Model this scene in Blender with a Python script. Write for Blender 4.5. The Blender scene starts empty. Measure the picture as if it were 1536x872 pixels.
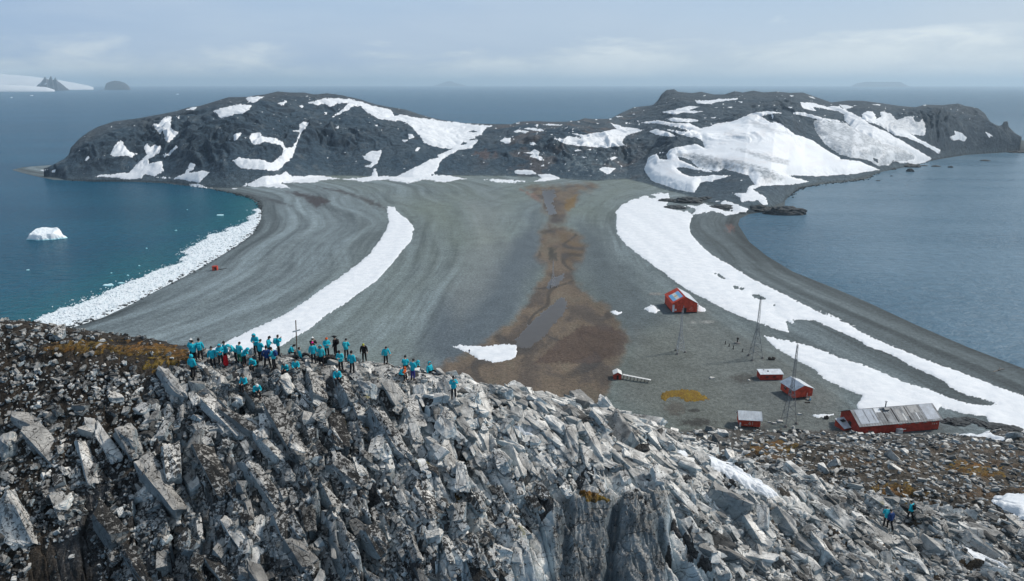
SUN_STRENGTH = 3.9; HAZE = 6.0e-5; EXPO = -0.2
import bpy, bmesh, math, random
import numpy as np
from mathutils import Vector, Matrix, Euler

random.seed(7); RNG = np.random.default_rng(7)
SC = bpy.context.scene
COL = SC.collection
rad = math.radians

# ------------------------------------------------------------------ camera geometry
F_PX = 1038.0; CX, CY = 768.0, 436.0; CAM_H = 100.0
PITCH = math.atan((436 - 126.5) / F_PX)
CP, SP = math.cos(PITCH), math.sin(PITCH)

def ray(px, py):
    u = (np.asarray(px, float) - CX) / F_PX; v = (CY - np.asarray(py, float)) / F_PX
    return u, CP + v * SP, v * CP - SP            # forward component is 1

def at_depth(px, py, d):
    a, b, c = ray(px, py)
    return a * d, b * d, CAM_H + c * d

def at_z(px, py, z):
    a, b, c = ray(px, py)
    d = (z - CAM_H) / c
    return a * d, b * d

def project(x, y, z):
    z = z - CAM_H
    w = y * CP - z * SP
    v = y * SP + z * CP
    w = np.maximum(w, 1e-3)
    return CX + F_PX * x / w, CY - F_PX * v / w, w

def phi_tan(px, py):
    a, b, c = ray(px, py)
    return np.arctan2(a, b), -c / np.hypot(a, b)

# ------------------------------------------------------------------ noise
def _hash(ix, iy, iz, seed):
    with np.errstate(over='ignore'):
        h = (ix.astype(np.uint32) * np.uint32(374761393) + iy.astype(np.uint32) * np.uint32(668265263)
             + iz.astype(np.uint32) * np.uint32(2147483647 - 58) + np.uint32((seed * 974634777) & 0xffffffff))
        h = (h ^ (h >> np.uint32(13))) * np.uint32(1274126177)
        h = h ^ (h >> np.uint32(16))
        h = h * np.uint32(2246822519)
        h = h ^ (h >> np.uint32(15))
    return h

def rnd01(ix, iy, seed):
    return _hash(ix, iy, np.zeros_like(ix), seed).astype(np.float64) / 4294967295.0

def perlin(x, y, seed=0):
    x = np.asarray(x, float); y = np.asarray(y, float)
    x0 = np.floor(x).astype(np.int64); y0 = np.floor(y).astype(np.int64)
    fx = x - x0; fy = y - y0
    sx = fx * fx * fx * (fx * (fx * 6 - 15) + 10); sy = fy * fy * fy * (fy * (fy * 6 - 15) + 10)
    def g(ox, oy):
        a = rnd01(x0 + ox, y0 + oy, seed) * (2 * np.pi)
        return np.cos(a) * (fx - ox) + np.sin(a) * (fy - oy)
    n00 = g(0, 0); n10 = g(1, 0); n01 = g(0, 1); n11 = g(1, 1)
    a = n00 + sx * (n10 - n00); b = n01 + sx * (n11 - n01)
    return (a + sy * (b - a)) * 1.5

def fbm(x, y, seed=0, oct=4, gain=.5, lac=2.03):
    s = 0; a = 1; f = 1
    for i in range(oct):
        s = s + a * perlin(x * f + 13.7 * i, y * f - 7.1 * i, seed + i); a *= gain; f *= lac
    return s

def ridged(x, y, seed=0, oct=4, gain=.5, lac=2.1):
    s = 0; a = 1; f = 1
    for i in range(oct):
        s = s + a * (1 - 2 * np.abs(perlin(x * f + 3.1 * i, y * f + 9.2 * i, seed + i))); a *= gain; f *= lac
    return s

def sstep(a, b, x):
    t = np.clip((x - a) / (b - a), 0, 1); return t * t * (3 - 2 * t)

def sdpoly(x, y, poly, margin=None):
    """signed distance, positive inside"""
    P = np.asarray(poly, float)
    shp = x.shape; x = x.ravel(); y = y.ravel()
    out = np.full(x.shape, -1e9)
    if margin is not None:
        m = (x > P[:, 0].min() - margin) & (x < P[:, 0].max() + margin) & (y > P[:, 1].min() - margin) & (y < P[:, 1].max() + margin)
        idx = np.nonzero(m)[0]
    else:
        idx = np.arange(len(x))
    if len(idx) == 0: return out.reshape(shp)
    xx = x[idx]; yy = y[idx]
    d2 = np.full(xx.shape, 1e18); ins = np.zeros(xx.shape, bool)
    n = len(P)
    for i in range(n):
        ax, ay = P[i]; bx, by = P[(i + 1) % n]
        ex, ey = bx - ax, by - ay
        L = ex * ex + ey * ey + 1e-12
        t = np.clip(((xx - ax) * ex + (yy - ay) * ey) / L, 0, 1)
        dx = xx - ax - t * ex; dy = yy - ay - t * ey
        d2 = np.minimum(d2, dx * dx + dy * dy)
        if ay != by:
            c = ((ay > yy) != (by > yy)) & (xx < (bx - ax) * (yy - ay) / (by - ay) + ax)
            ins ^= c
    d = np.sqrt(d2)
    out[idx] = np.where(ins, d, -d)
    return out.reshape(shp)

def polyline_dist(x, y, pts):
    P = np.asarray(pts, float); shp = x.shape; x = x.ravel(); y = y.ravel()
    d2 = np.full(x.shape, 1e18)
    for i in range(len(P) - 1):
        ax, ay = P[i]; ex, ey = P[i + 1] - P[i]
        t = np.clip(((x - ax) * ex + (y - ay) * ey) / (ex * ex + ey * ey + 1e-12), 0, 1)
        d2 = np.minimum(d2, (x - ax - t * ex) ** 2 + (y - ay - t * ey) ** 2)
    return np.sqrt(d2).reshape(shp)

# ------------------------------------------------------------------ objects
def tag(o, label=None, cat=None, group=None, kind=None):
    if label: o['label'] = label
    if cat: o['category'] = cat
    if group: o['group'] = group
    if kind: o['kind'] = kind
    return o

def empty(name, loc, rz=0.0):
    o = bpy.data.objects.new(name, None); COL.objects.link(o)
    o.empty_display_size = .3
    o.location = loc; o.rotation_euler = (0, 0, rz); return o

def link_mesh(name, me, mat=None, parent=None, loc=None):
    if mat is not None and len(me.materials) == 0: me.materials.append(mat)
    o = bpy.data.objects.new(name, me); COL.objects.link(o)
    if parent: o.parent = parent
    if loc is not None: o.location = loc
    return o

def mesh_np(name, V, Fc, smooth=False, cols=None):
    """V (n,3); Fc (m,3) or (m,4) index array, or list of such"""
    if not isinstance(Fc, list): Fc = [Fc]
    Fc = [np.asarray(f, np.int32) for f in Fc if len(f)]
    me = bpy.data.meshes.new(name)
    V = np.asarray(V, np.float32)
    me.vertices.add(len(V)); me.vertices.foreach_set('co', V.ravel())
    loops = np.concatenate([f.ravel() for f in Fc])
    tot = np.concatenate([np.full(len(f), f.shape[1], np.int32) for f in Fc])
    start = np.concatenate([[0], np.cumsum(tot)[:-1]]).astype(np.int32)
    me.loops.add(len(loops)); me.loops.foreach_set('vertex_index', loops.astype(np.int32))
    me.polygons.add(len(tot)); me.polygons.foreach_set('loop_start', start)
    me.update(calc_edges=True)
    me.polygons.foreach_set('use_smooth', np.full(len(tot), bool(smooth)))
    if cols is not None:
        at = me.attributes.new('Col', 'FLOAT_COLOR', 'POINT')
        c = np.ones((len(V), 4), np.float32); c[:, :cols.shape[1]] = cols
        at.data.foreach_set('color', c.ravel())
    me.validate(clean_customdata=False)
    return me

def grid_cells(keep):
    """quads of a (nr,nc) vertex grid whose four corners satisfy keep; returns compact index map + faces"""
    nr, nc = keep.shape
    k = keep[:-1, :-1] & keep[1:, :-1] & keep[1:, 1:] & keep[:-1, 1:]
    i, j = np.nonzero(k)
    a = i * nc + j
    q = np.stack([a, a + 1, a + nc + 1, a + nc], 1)
    used = np.unique(q)
    remap = np.full(nr * nc, -1, np.int64); remap[used] = np.arange(len(used))
    return used, remap[q]

class MB:
    """collects simple solids into one mesh"""
    def __init__(self): self.bm = bmesh.new()
    def box(self, c, s, rot=None, bev=0.0):
        r = bmesh.ops.create_cube(self.bm, size=1)
        vs = r['verts']
        if bev:
            es = list({e for v in vs for e in v.link_edges})
            for v in vs: v.co = Vector((v.co.x * s[0], v.co.y * s[1], v.co.z * s[2]))
            b = bmesh.ops.bevel(self.bm, geom=es, offset=bev, segments=1, affect='EDGES')
            vs = list({v for f in b['faces'] for v in f.verts} | {v for v in vs if v.is_valid})
            s = (1, 1, 1)
        M = Matrix.Translation(c) @ (rot.to_4x4() if rot is not None else Matrix.Identity(4)) @ Matrix.Diagonal((*s, 1))
        for v in vs: v.co = M @ v.co
        return self
    def bar(self, a, b, r, n=6, r2=None):
        a = Vector(a); b = Vector(b); d = b - a
        if d.length < 1e-6: return self
        q = d.to_track_quat('Z', 'Y').to_matrix().to_4x4()
        M = Matrix.Translation((a + b) / 2) @ q
        bmesh.ops.create_cone(self.bm, cap_ends=True, segments=n, radius1=r, radius2=r if r2 is None else r2, depth=d.length, matrix=M)
        return self
    def poly(self, pts, thick=None):
        vs = [self.bm.verts.new(p) for p in pts]
        f = self.bm.faces.new(vs)
        if thick is not None:
            r = bmesh.ops.extrude_face_region(self.bm, geom=[f])
            for v in [g for g in r['geom'] if isinstance(g, bmesh.types.BMVert)]: v.co += Vector(thick)
        return self
    def ball(self, c, s, sub=2):
        M = Matrix.Translation(c) @ Matrix.Diagonal((*s, 1))
        bmesh.ops.create_icosphere(self.bm, subdivisions=sub, radius=1, matrix=M); return self
    def mesh(self, name, smooth=False):
        bmesh.ops.recalc_face_normals(self.bm, faces=self.bm.faces)
        me = bpy.data.meshes.new(name); self.bm.to_mesh(me); self.bm.free()
        if smooth: me.polygons.foreach_set('use_smooth', np.full(len(me.polygons), True))
        return me
    def build(self, name, mat, parent=None, loc=None, smooth=False):
        return link_mesh(name, self.mesh(name, smooth), mat, parent, loc)

# ------------------------------------------------------------------ materials
class NT:
    def __init__(self, name):
        self.m = bpy.data.materials.new(name); self.m.use_nodes = True
        self.t = self.m.node_tree; self.t.nodes.clear()
        self.out = self.n('ShaderNodeOutputMaterial'); self.bsdf = self.n('ShaderNodeBsdfPrincipled')
        self.l(self.bsdf.outputs[0], self.out.inputs['Surface'])
    def n(self, typ, **kw):
        nd = self.t.nodes.new(typ)
        for k, v in kw.items(): setattr(nd, k, v)
        return nd
    def l(self, a, b): self.t.links.new(a, b)
    def val(self, sock, v):
        if hasattr(v, 'links') or isinstance(v, bpy.types.NodeSocket): self.l(v, sock)
        else: sock.default_value = v
    def pos(self):
        return self.n('ShaderNodeNewGeometry').outputs['Position']
    def noise(self, scale, detail=4, rough=.55, vec=None, dist=0.0):
        nd = self.n('ShaderNodeTexNoise'); nd.inputs['Scale'].default_value = scale
        nd.inputs['Detail'].default_value = detail; nd.inputs['Roughness'].default_value = rough
        nd.inputs['Distortion'].default_value = dist
        self.l(vec if vec is not None else self.pos(), nd.inputs['Vector']); return nd.outputs['Fac']
    def ramp(self, fac, stops):
        nd = self.n('ShaderNodeValToRGB'); self.l(fac, nd.inputs[0])
        el = nd.color_ramp.elements
        while len(el) < len(stops): el.new(.5)
        for e, (p, c) in zip(el, stops):
            e.position = p; e.color = (c, c, c, 1) if not hasattr(c, '__len__') else (*c, 1)
        return nd.outputs[0]
    def math(self, op, a, b=0.0, c=None, clamp=False):
        nd = self.n('ShaderNodeMath', operation=op, use_clamp=clamp)
        self.val(nd.inputs[0], a); self.val(nd.inputs[1], b)
        if c is not None: self.val(nd.inputs[2], c)
        return nd.outputs[0]
    def mix(self, fac, a, b, mode='MIX'):
        nd = self.n('ShaderNodeMix', data_type='RGBA', blend_type=mode)
        self.val(nd.inputs[0], fac)
        for s, v in ((nd.inputs[6], a), (nd.inputs[7], b)):
            if isinstance(v, (tuple, list)): s.default_value = (*v[:3], 1)
            elif isinstance(v, (int, float)): s.default_value = (v, v, v, 1)
            else: self.l(v, s)
        return nd.outputs[2]
    def mapr(self, v, a, b, c=0.0, d=1.0):
        nd = self.n('ShaderNodeMapRange', clamp=True)
        self.l(v, nd.inputs[0])
        for i, x in zip((1, 2, 3, 4), (a, b, c, d)): nd.inputs[i].default_value = x
        return nd.outputs[0]
    def attr(self, name='Col'):
        nd = self.n('ShaderNodeAttribute'); nd.attribute_name = name; return nd
    def sep(self, v):
        nd = self.n('ShaderNodeSeparateXYZ'); self.l(v, nd.inputs[0]); return nd.outputs
    def scalevec(self, v, s):
        nd = self.n('ShaderNodeVectorMath', operation='MULTIPLY'); self.l(v, nd.inputs[0]); nd.inputs[1].default_value = s
        return nd.outputs[0]
    def bump(self, h, strength=.5, dist=.1, normal=None):
        nd = self.n('ShaderNodeBump'); nd.inputs['Strength'].default_value = strength; nd.inputs['Distance'].default_value = dist
        self.l(h, nd.inputs['Height'])
        if normal is not None: self.l(normal, nd.inputs['Normal'])
        return nd.outputs[0]
    def done(self, color=None, rough=.8, normal=None, spec=None):
        b = self.bsdf
        if color is not None:
            if isinstance(color, (tuple, list)): b.inputs['Base Color'].default_value = (*color[:3], 1)
            else: self.l(color, b.inputs['Base Color'])
        self.val(b.inputs['Roughness'], rough)
        if spec is not None: b.inputs['Specular IOR Level'].default_value = spec
        if normal is not None: self.l(normal, b.inputs['Normal'])
        return self.m

def worn(name, col, rough=.7, amount=.35, scale=1.2, metal=0.0):
    """painted / weathered surface with blotchy wear"""
    t = NT(name)
    n1 = t.noise(scale, 6, .65); n2 = t.noise(scale * 9, 3, .6)
    c = t.mix(t.mapr(n1, .35, .7), tuple(x * (1 - amount) for x in col), tuple(min(1, x * (1 + amount * .6)) for x in col))
    c = t.mix(t.mapr(n2, .55, .75, 0, .35), c, tuple(x * .55 + .03 for x in col))
    t.bsdf.inputs['Metallic'].default_value = metal
    return t.done(c, rough, t.bump(n2, .25, .02), .3)

MAT = {}
def make_materials():
    # gravel plain : albedo painted per vertex, shader adds the pebble grain
    t = NT('gravel'); a = t.attr().outputs['Color']
    n = t.noise(.9, 8, .75); n2 = t.noise(4.0, 3, .7); n3 = t.noise(.12, 5, .6)
    c = t.mix(1.0, a, t.ramp(n, [(.3, .5), (.5, 1.0), (.72, 1.55)]), 'MULTIPLY')
    c = t.mix(1.0, c, t.ramp(n2, [(.3, .6), (.7, 1.4)]), 'MULTIPLY')
    c = t.mix(1.0, c, t.ramp(n3, [(.3, .86), (.7, 1.14)]), 'MULTIPLY')
    rgh = t.mapr(t.attr().outputs['Alpha'], 0, 1, .35, .9)
    MAT['gravel'] = t.done(c, rgh, t.bump(n, .8, .35), .25)
    # hills
    t = NT('dark_hill_rock'); a = t.attr().outputs['Color']
    n = t.noise(.22, 9, .72); n2 = t.noise(1.6, 4, .7)
    c = t.mix(1.0, a, t.ramp(n, [(.28, .5), (.5, 1.0), (.75, 1.7)]), 'MULTIPLY')
    c = t.mix(1.0, c, t.ramp(n2, [(.3, .7), (.7, 1.35)]), 'MULTIPLY')
    MAT['hill'] = t.done(c, .9, t.bump(n, 1.0, 2.2), .2)
    # snow
    t = NT('snow'); n = t.noise(.25, 5, .6); n2 = t.noise(3, 3, .6)
    c = t.mix(t.mapr(n, .35, .75), (.82, .84, .86), (.66, .70, .74))
    MAT['snow'] = t.done(c, .6, t.bump(t.math('ADD', n, t.math('MULTIPLY', n2, .25)), .5, .8), .25)
    t.bsdf.inputs['Subsurface Weight'].default_value = 0.0
    # glacier : snow with dirty ablation bands (painted mask, R)
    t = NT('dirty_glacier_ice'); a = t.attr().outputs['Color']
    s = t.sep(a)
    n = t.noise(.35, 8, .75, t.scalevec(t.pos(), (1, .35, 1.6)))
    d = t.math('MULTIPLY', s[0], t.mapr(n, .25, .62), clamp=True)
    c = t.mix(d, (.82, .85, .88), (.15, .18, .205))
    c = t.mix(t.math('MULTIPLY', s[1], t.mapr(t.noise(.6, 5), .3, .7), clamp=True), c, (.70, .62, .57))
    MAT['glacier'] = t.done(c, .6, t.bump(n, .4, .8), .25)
    # ridge soil
    t = NT('ridge_soil'); a = t.attr().outputs['Color']
    n = t.noise(2.6, 9, .75); n2 = t.noise(11, 4, .7); n3 = t.noise(.5, 4, .6)
    c = t.mix(1.0, a, t.ramp(n, [(.3, .35), (.5, .95), (.72, 2.0)]), 'MULTIPLY')
    c = t.mix(1.0, c, t.ramp(n2, [(.35, .5), (.68, 1.7)]), 'MULTIPLY')
    c = t.mix(t.mapr(n2, .66, .72), c, (.36, .35, .33))
    b1 = t.bump(n, 1.0, .25); b2 = t.bump(n2, .9, .06, b1)
    MAT['soil'] = t.done(c, .95, b2, .15)
    # lichen covered rock
    t = NT('lichen_rock'); at = t.attr(); s = t.sep(at.outputs['Color'])
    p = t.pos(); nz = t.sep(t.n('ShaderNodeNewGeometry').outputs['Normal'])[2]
    n1 = t.noise(.9, 6, .65); n2 = t.noise(3.6, 9, .74, dist=.5); n3 = t.noise(15, 5, .7)
    c = t.mix(t.mapr(n1, .32, .68), (.19, .186, .178), (.74, .715, .665))
    steepness = t.mapr(nz, .30, .62, 1, 0)                                   # steep faces are mixed towards a darker blue grey
    c = t.mix(t.math('MULTIPLY', steepness, .72), c, t.mix(t.mapr(n2, .3, .7), (.15, .213, .255), (.30, .395, .45)))
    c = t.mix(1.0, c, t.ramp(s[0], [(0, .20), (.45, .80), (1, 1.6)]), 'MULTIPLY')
    lich = t.math('MULTIPLY', t.mapr(t.math('ADD', n2, t.math('MULTIPLY', t.math('SUBTRACT', s[1], .5), .26)), .515, .54), t.mapr(nz, .05, .6, .3, 1.0))
    c = t.mix(t.math('MULTIPLY', lich, .95), c, (.011, .0105, .010))
    c = t.mix(t.mapr(n3, .62, .68, 0, .75), c, (.03, .03, .03))
    c = t.mix(t.mapr(n3, .38, .33, 0, .6), c, (.56, .55, .52))
    yl = t.math('MULTIPLY', t.mapr(t.noise(.42, 5, .7), .66, .72), t.mapr(n3, .42, .6))
    c = t.mix(t.math('MULTIPLY', yl, t.mapr(nz, .2, .6)), c, (.31, .28, .085))
    wv = t.n('ShaderNodeVectorMath', operation='ADD'); nv = t.n('ShaderNodeTexNoise'); nv.inputs['Scale'].default_value = 1.3; nv.inputs['Detail'].default_value = 3; t.l(p, nv.inputs['Vector'])
    sv = t.scalevec(nv.outputs['Color'], (.55, .55, .55)); t.l(p, wv.inputs[0]); t.l(sv, wv.inputs[1])
    def cracks(scale, wdt):
        rt = t.n('ShaderNodeVectorRotate', rotation_type='EULER_XYZ'); rt.inputs['Rotation'].default_value = (.5, .35, math.radians(56)); t.l(wv.outputs[0], rt.inputs['Vector'])
        vo = t.n('ShaderNodeTexVoronoi', feature='DISTANCE_TO_EDGE'); vo.inputs['Scale'].default_value = scale; t.l(t.scalevec(rt.outputs[0], (.45, 1.25, 1.0)), vo.inputs['Vector'])
        return t.mapr(vo.outputs['Distance'], 0, wdt, 1, 0)
    ck = t.math('MAXIMUM', t.math('MULTIPLY', cracks(.55, .014), .85), t.math('MULTIPLY', cracks(1.5, .018), .7))
    ck = t.math('MULTIPLY', ck, t.mapr(t.noise(.8, 4, .6), .42, .56))
    c = t.mix(ck, c, (.018, .017, .016))
    hh = t.math('SUBTRACT', n2, t.math('MULTIPLY', ck, .8))
    b1 = t.bump(hh, .9, .14); b2 = t.bump(n3, .8, .04, b1)
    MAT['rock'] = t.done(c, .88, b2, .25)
    # sea rock, dark
    t = NT('dark_sea_rock'); n = t.noise(.8, 8, .7)
    c = t.mix(t.mapr(n, .35, .7), (.02, .024, .027), (.085, .095, .10)); MAT['searock'] = t.done(c, .75, t.bump(n, 1, .5), .3)
    # moss
    t = NT('moss'); n = t.noise(2.2, 7, .7); n2 = t.noise(.45, 4, .6)
    c = t.mix(t.mapr(n2, .35, .65), (.22, .125, .028), (.30, .21, .035)); c = t.mix(t.mapr(n, .42, .66), c, (.075, .05, .022))
    MAT['moss'] = t.done(c, .95, t.bump(n, 1, .3), .1)
    t = NT('ochre_moss'); n = t.noise(2.2, 7, .7); n2 = t.noise(.3, 4, .6)
    c = t.mix(t.mapr(n2, .4, .62), (.19, .095, .03), (.22, .15, .035)); c = t.mix(t.mapr(n, .4, .6), c, (.05, .035, .02))
    c = t.mix(t.mapr(t.noise(9, 4, .7), .60, .66), c, (.33, .31, .28))
    MAT['moss_ridge'] = t.done(c, .95, t.bump(n, 1, .2), .1)
    # ice
    t = NT('iceberg_ice'); n = t.noise(.35, 6, .6); z = t.sep(t.pos())[2]
    c = t.mix(t.mapr(n, .3, .7), (.80, .88, .92), (.90, .93, .95)); c = t.mix(t.mapr(z, .0, 1.1, .8, 0), c, (.22, .66, .74))
    MAT['ice'] = t.done(c, .45, t.bump(n, .6, 1.0), .4)
    t = NT('brash_ice'); n = t.noise(.5, 8, .75); n2 = t.noise(2.4, 4, .7)
    c = t.mix(t.mapr(n, .38, .66), (.70, .78, .82), (.86, .89, .91)); MAT['brash'] = t.done(c, .55, t.bump(n2, .8, .4), .3)
    # sea
    t = NT('sea_water'); a = t.attr(); s = t.sep(a.outputs['Color'])
    p = t.pos()
    w1 = t.noise(.13, 5, .62, t.scalevec(p, (1.0, 1.9, 1))); w2 = t.noise(.5, 4, .6, t.scalevec(p, (1.0, 1.7, 1))); w3 = t.noise(.0045, 5, .6, t.scalevec(p, (.5, 1.8, 1)))
    deep = t.mix(t.mapr(w3, .38, .66), (.004, .066, .128), (.008, .092, .163))
    c = t.mix(s[0], deep, (.008, .130, .160))
    c = t.mix(s[1], c, (.125, .205, .270))
    c = t.mix(1.0, c, t.ramp(w1, [(.3, .86), (.7, 1.16)]), 'MULTIPLY')
    h = t.math('ADD', t.math('MULTIPLY', w1, 1.0), t.math('MULTIPLY', w2, .30))
    bn = t.n('ShaderNodeBump'); bn.inputs['Distance'].default_value = 4.0; t.l(h, bn.inputs['Height']); t.l(t.math('MULTIPLY_ADD', s[1], -.50, .95), bn.inputs['Strength'])
    MAT['sea'] = t.done(c, .25, bn.outputs[0], .13); t.bsdf.inputs['IOR'].default_value = 1.33
    foam = t.math('MULTIPLY', t.mapr(t.noise(.35, 8, .8, t.scalevec(p, (1, 3, 1))), .74, .78), t.mapr(w3, .45, .6))
    # still puddles
    t = NT('puddle_water'); n = t.noise(.3, 4, .6)
    MAT['puddle'] = t.done(t.mix(n, (.058, .050, .043), (.105, .093, .083)), .28, t.bump(t.noise(1.5, 3), .08, .1)); t.bsdf.inputs['IOR'].default_value = 1.33
    # distant land
    t = NT('far_rock'); n = t.noise(.004, 8, .7); nz = t.sep(t.n('ShaderNodeNewGeometry').outputs['Normal'])[2]
    c = t.mix(t.mapr(n, .56, .60), (.05, .055, .065), (.72, .76, .8)); MAT['farrock'] = t.done(c, .9)
    t = NT('far_snow'); n = t.noise(.003, 5, .6); c = t.mix(t.mapr(n, .35, .7), (.88, .90, .92), (.76, .80, .84)); MAT['farsnow'] = t.done(c, .7)
    t = NT('far_bare_rock'); n = t.noise(.01, 6, .6); MAT['farbare'] = t.done(t.mix(n, (.035, .04, .045), (.075, .08, .09)), .9)
    # built things
    MAT['red'] = worn('weathered_red_boards', (.46, .052, .030), .75, .45, 1.0)
    MAT['red_bright'] = worn('faded_red_paint', (.60, .072, .038), .75, .4, .8)
    MAT['tin'] = worn('grey_tin_roof', (.235, .255, .275), .6, .55, .5)
    MAT['tin_pale'] = worn('pale_tin_roof', (.66, .70, .74), .55, .22, .7)
    MAT['tin_blue'] = worn('blue_grey_tin_roof', (.30, .36, .44), .5, .3, .7)
    MAT['white'] = worn('dirty_white_paint', (.74, .74, .72), .7, .25, 1.4)
    MAT['dark'] = worn('dark_timber_and_shade', (.035, .03, .028), .85, .4, 1.0)
    MAT['wood'] = worn('grey_driftwood', (.22, .20, .18), .85, .4, 1.2)
    MAT['steel'] = worn('dull_galvanised_steel', (.21, .23, .25), .5, .3, 1.2)
    MAT['steel_pale'] = worn('pale_galvanised_steel', (.40, .42, .45), .5, .25, 1.2)
    MAT['concrete'] = worn('mast_footing_concrete', (.20, .19, .18), .9, .35, 1.5)
    MAT['flagblue'] = worn('faded_sky_blue_paint', (.20, .46, .72), .6, .18, 1.5)
    MAT['flagsun'] = worn('ochre_paint', (.75, .45, .06), .6, .2, 1.5)
    MAT['pale_mark'] = worn('pale_stencil_paint', (.62, .50, .42), .8, .35, 4.0)
    MAT['cross'] = worn('brown_timber', (.13, .085, .06), .85, .35, 2.0)
    # clothing
    def cloth(name, col, rough=.75):
        t = NT(name); n = t.noise(9, 5, .65)
        return t.done(t.mix(t.mapr(n, .3, .7), tuple(x * .72 for x in col), tuple(min(1, x * 1.2) for x in col)), rough, t.bump(n, .6, .03), .3)
    MAT['teal'] = cloth('teal_parka_fabric', (.010, .42, .54)); MAT['teal_light'] = cloth('light_teal_parka_fabric', (.03, .46, .55))
    MAT['navy'] = cloth('navy_jacket_fabric', (.012, .045, .16)); MAT['blackcloth'] = cloth('black_fabric', (.010, .010, .012))
    MAT['darkcloth'] = cloth('charcoal_fabric', (.014, .015, .019)); MAT['violet'] = cloth('violet_blue_trousers', (.03, .035, .20))
    MAT['greencloth'] = cloth('green_trousers', (.02, .16, .10)); MAT['redcloth'] = cloth('red_fabric', (.52, .012, .02))
    MAT['orangecloth'] = cloth('orange_fabric', (.75, .13, .03)); MAT['pink'] = cloth('pink_knit', (.70, .02, .25))
    MAT['whitecloth'] = cloth('white_knit', (.75, .75, .73)); MAT['yellowcloth'] = cloth('yellow_green_knit', (.40, .40, .05))
    MAT['hair'] = cloth('dark_hair', (.018, .013, .010), .5); MAT['skin'] = cloth('skin', (.52, .33, .25), .55)
make_materials()
# ------------------------------------------------------------------ people: prototypes grown from skeletons (made first, while the scene is empty)
def skin_mesh(name, chains, sub=1):
    """chains: list of (points, radii) ; a point given as ('k', i) continues from vertex i of chain k"""
    V, E, Rd, roots, ids = [], [], [], [], []
    for pts, rr in chains:
        prev = None; mine = []
        for p, r in zip(pts, rr):
            if isinstance(p[0], str):
                prev = ids[int(p[0])][p[1]]; mine.append(prev); continue
            V.append(p); Rd.append(r); k = len(V) - 1
            if prev is None: roots.append(k)
            else: E.append((prev, k))
            prev = k; mine.append(k)
        ids.append(mine)
    me = bpy.data.meshes.new(name); me.from_pydata(V, E, [])
    o = bpy.data.objects.new(name, me); COL.objects.link(o)
    o.modifiers.new('Skin', 'SKIN')
    sv = o.data.skin_vertices
    sv = sv[0] if len(sv) else o.data.skin_vertices.new()
    for k, r in enumerate(Rd):
        rr = r if isinstance(r, (tuple, list)) else (r, r)
        sv.data[k].radius = rr; sv.data[k].use_root = k in roots
    o.modifiers['Skin'].branch_smoothing = .4
    s = o.modifiers.new('Sub', 'SUBSURF'); s.levels = sub; s.render_levels = sub
    bpy.context.view_layer.update(); dg = bpy.context.evaluated_depsgraph_get()
    out = bpy.data.meshes.new_from_object(o.evaluated_get(dg)); out.name = name
    bpy.data.objects.remove(o); bpy.data.meshes.remove(me)
    out.polygons.foreach_set('use_smooth', np.full(len(out.polygons), True)); out.materials.clear()
    return out

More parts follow.
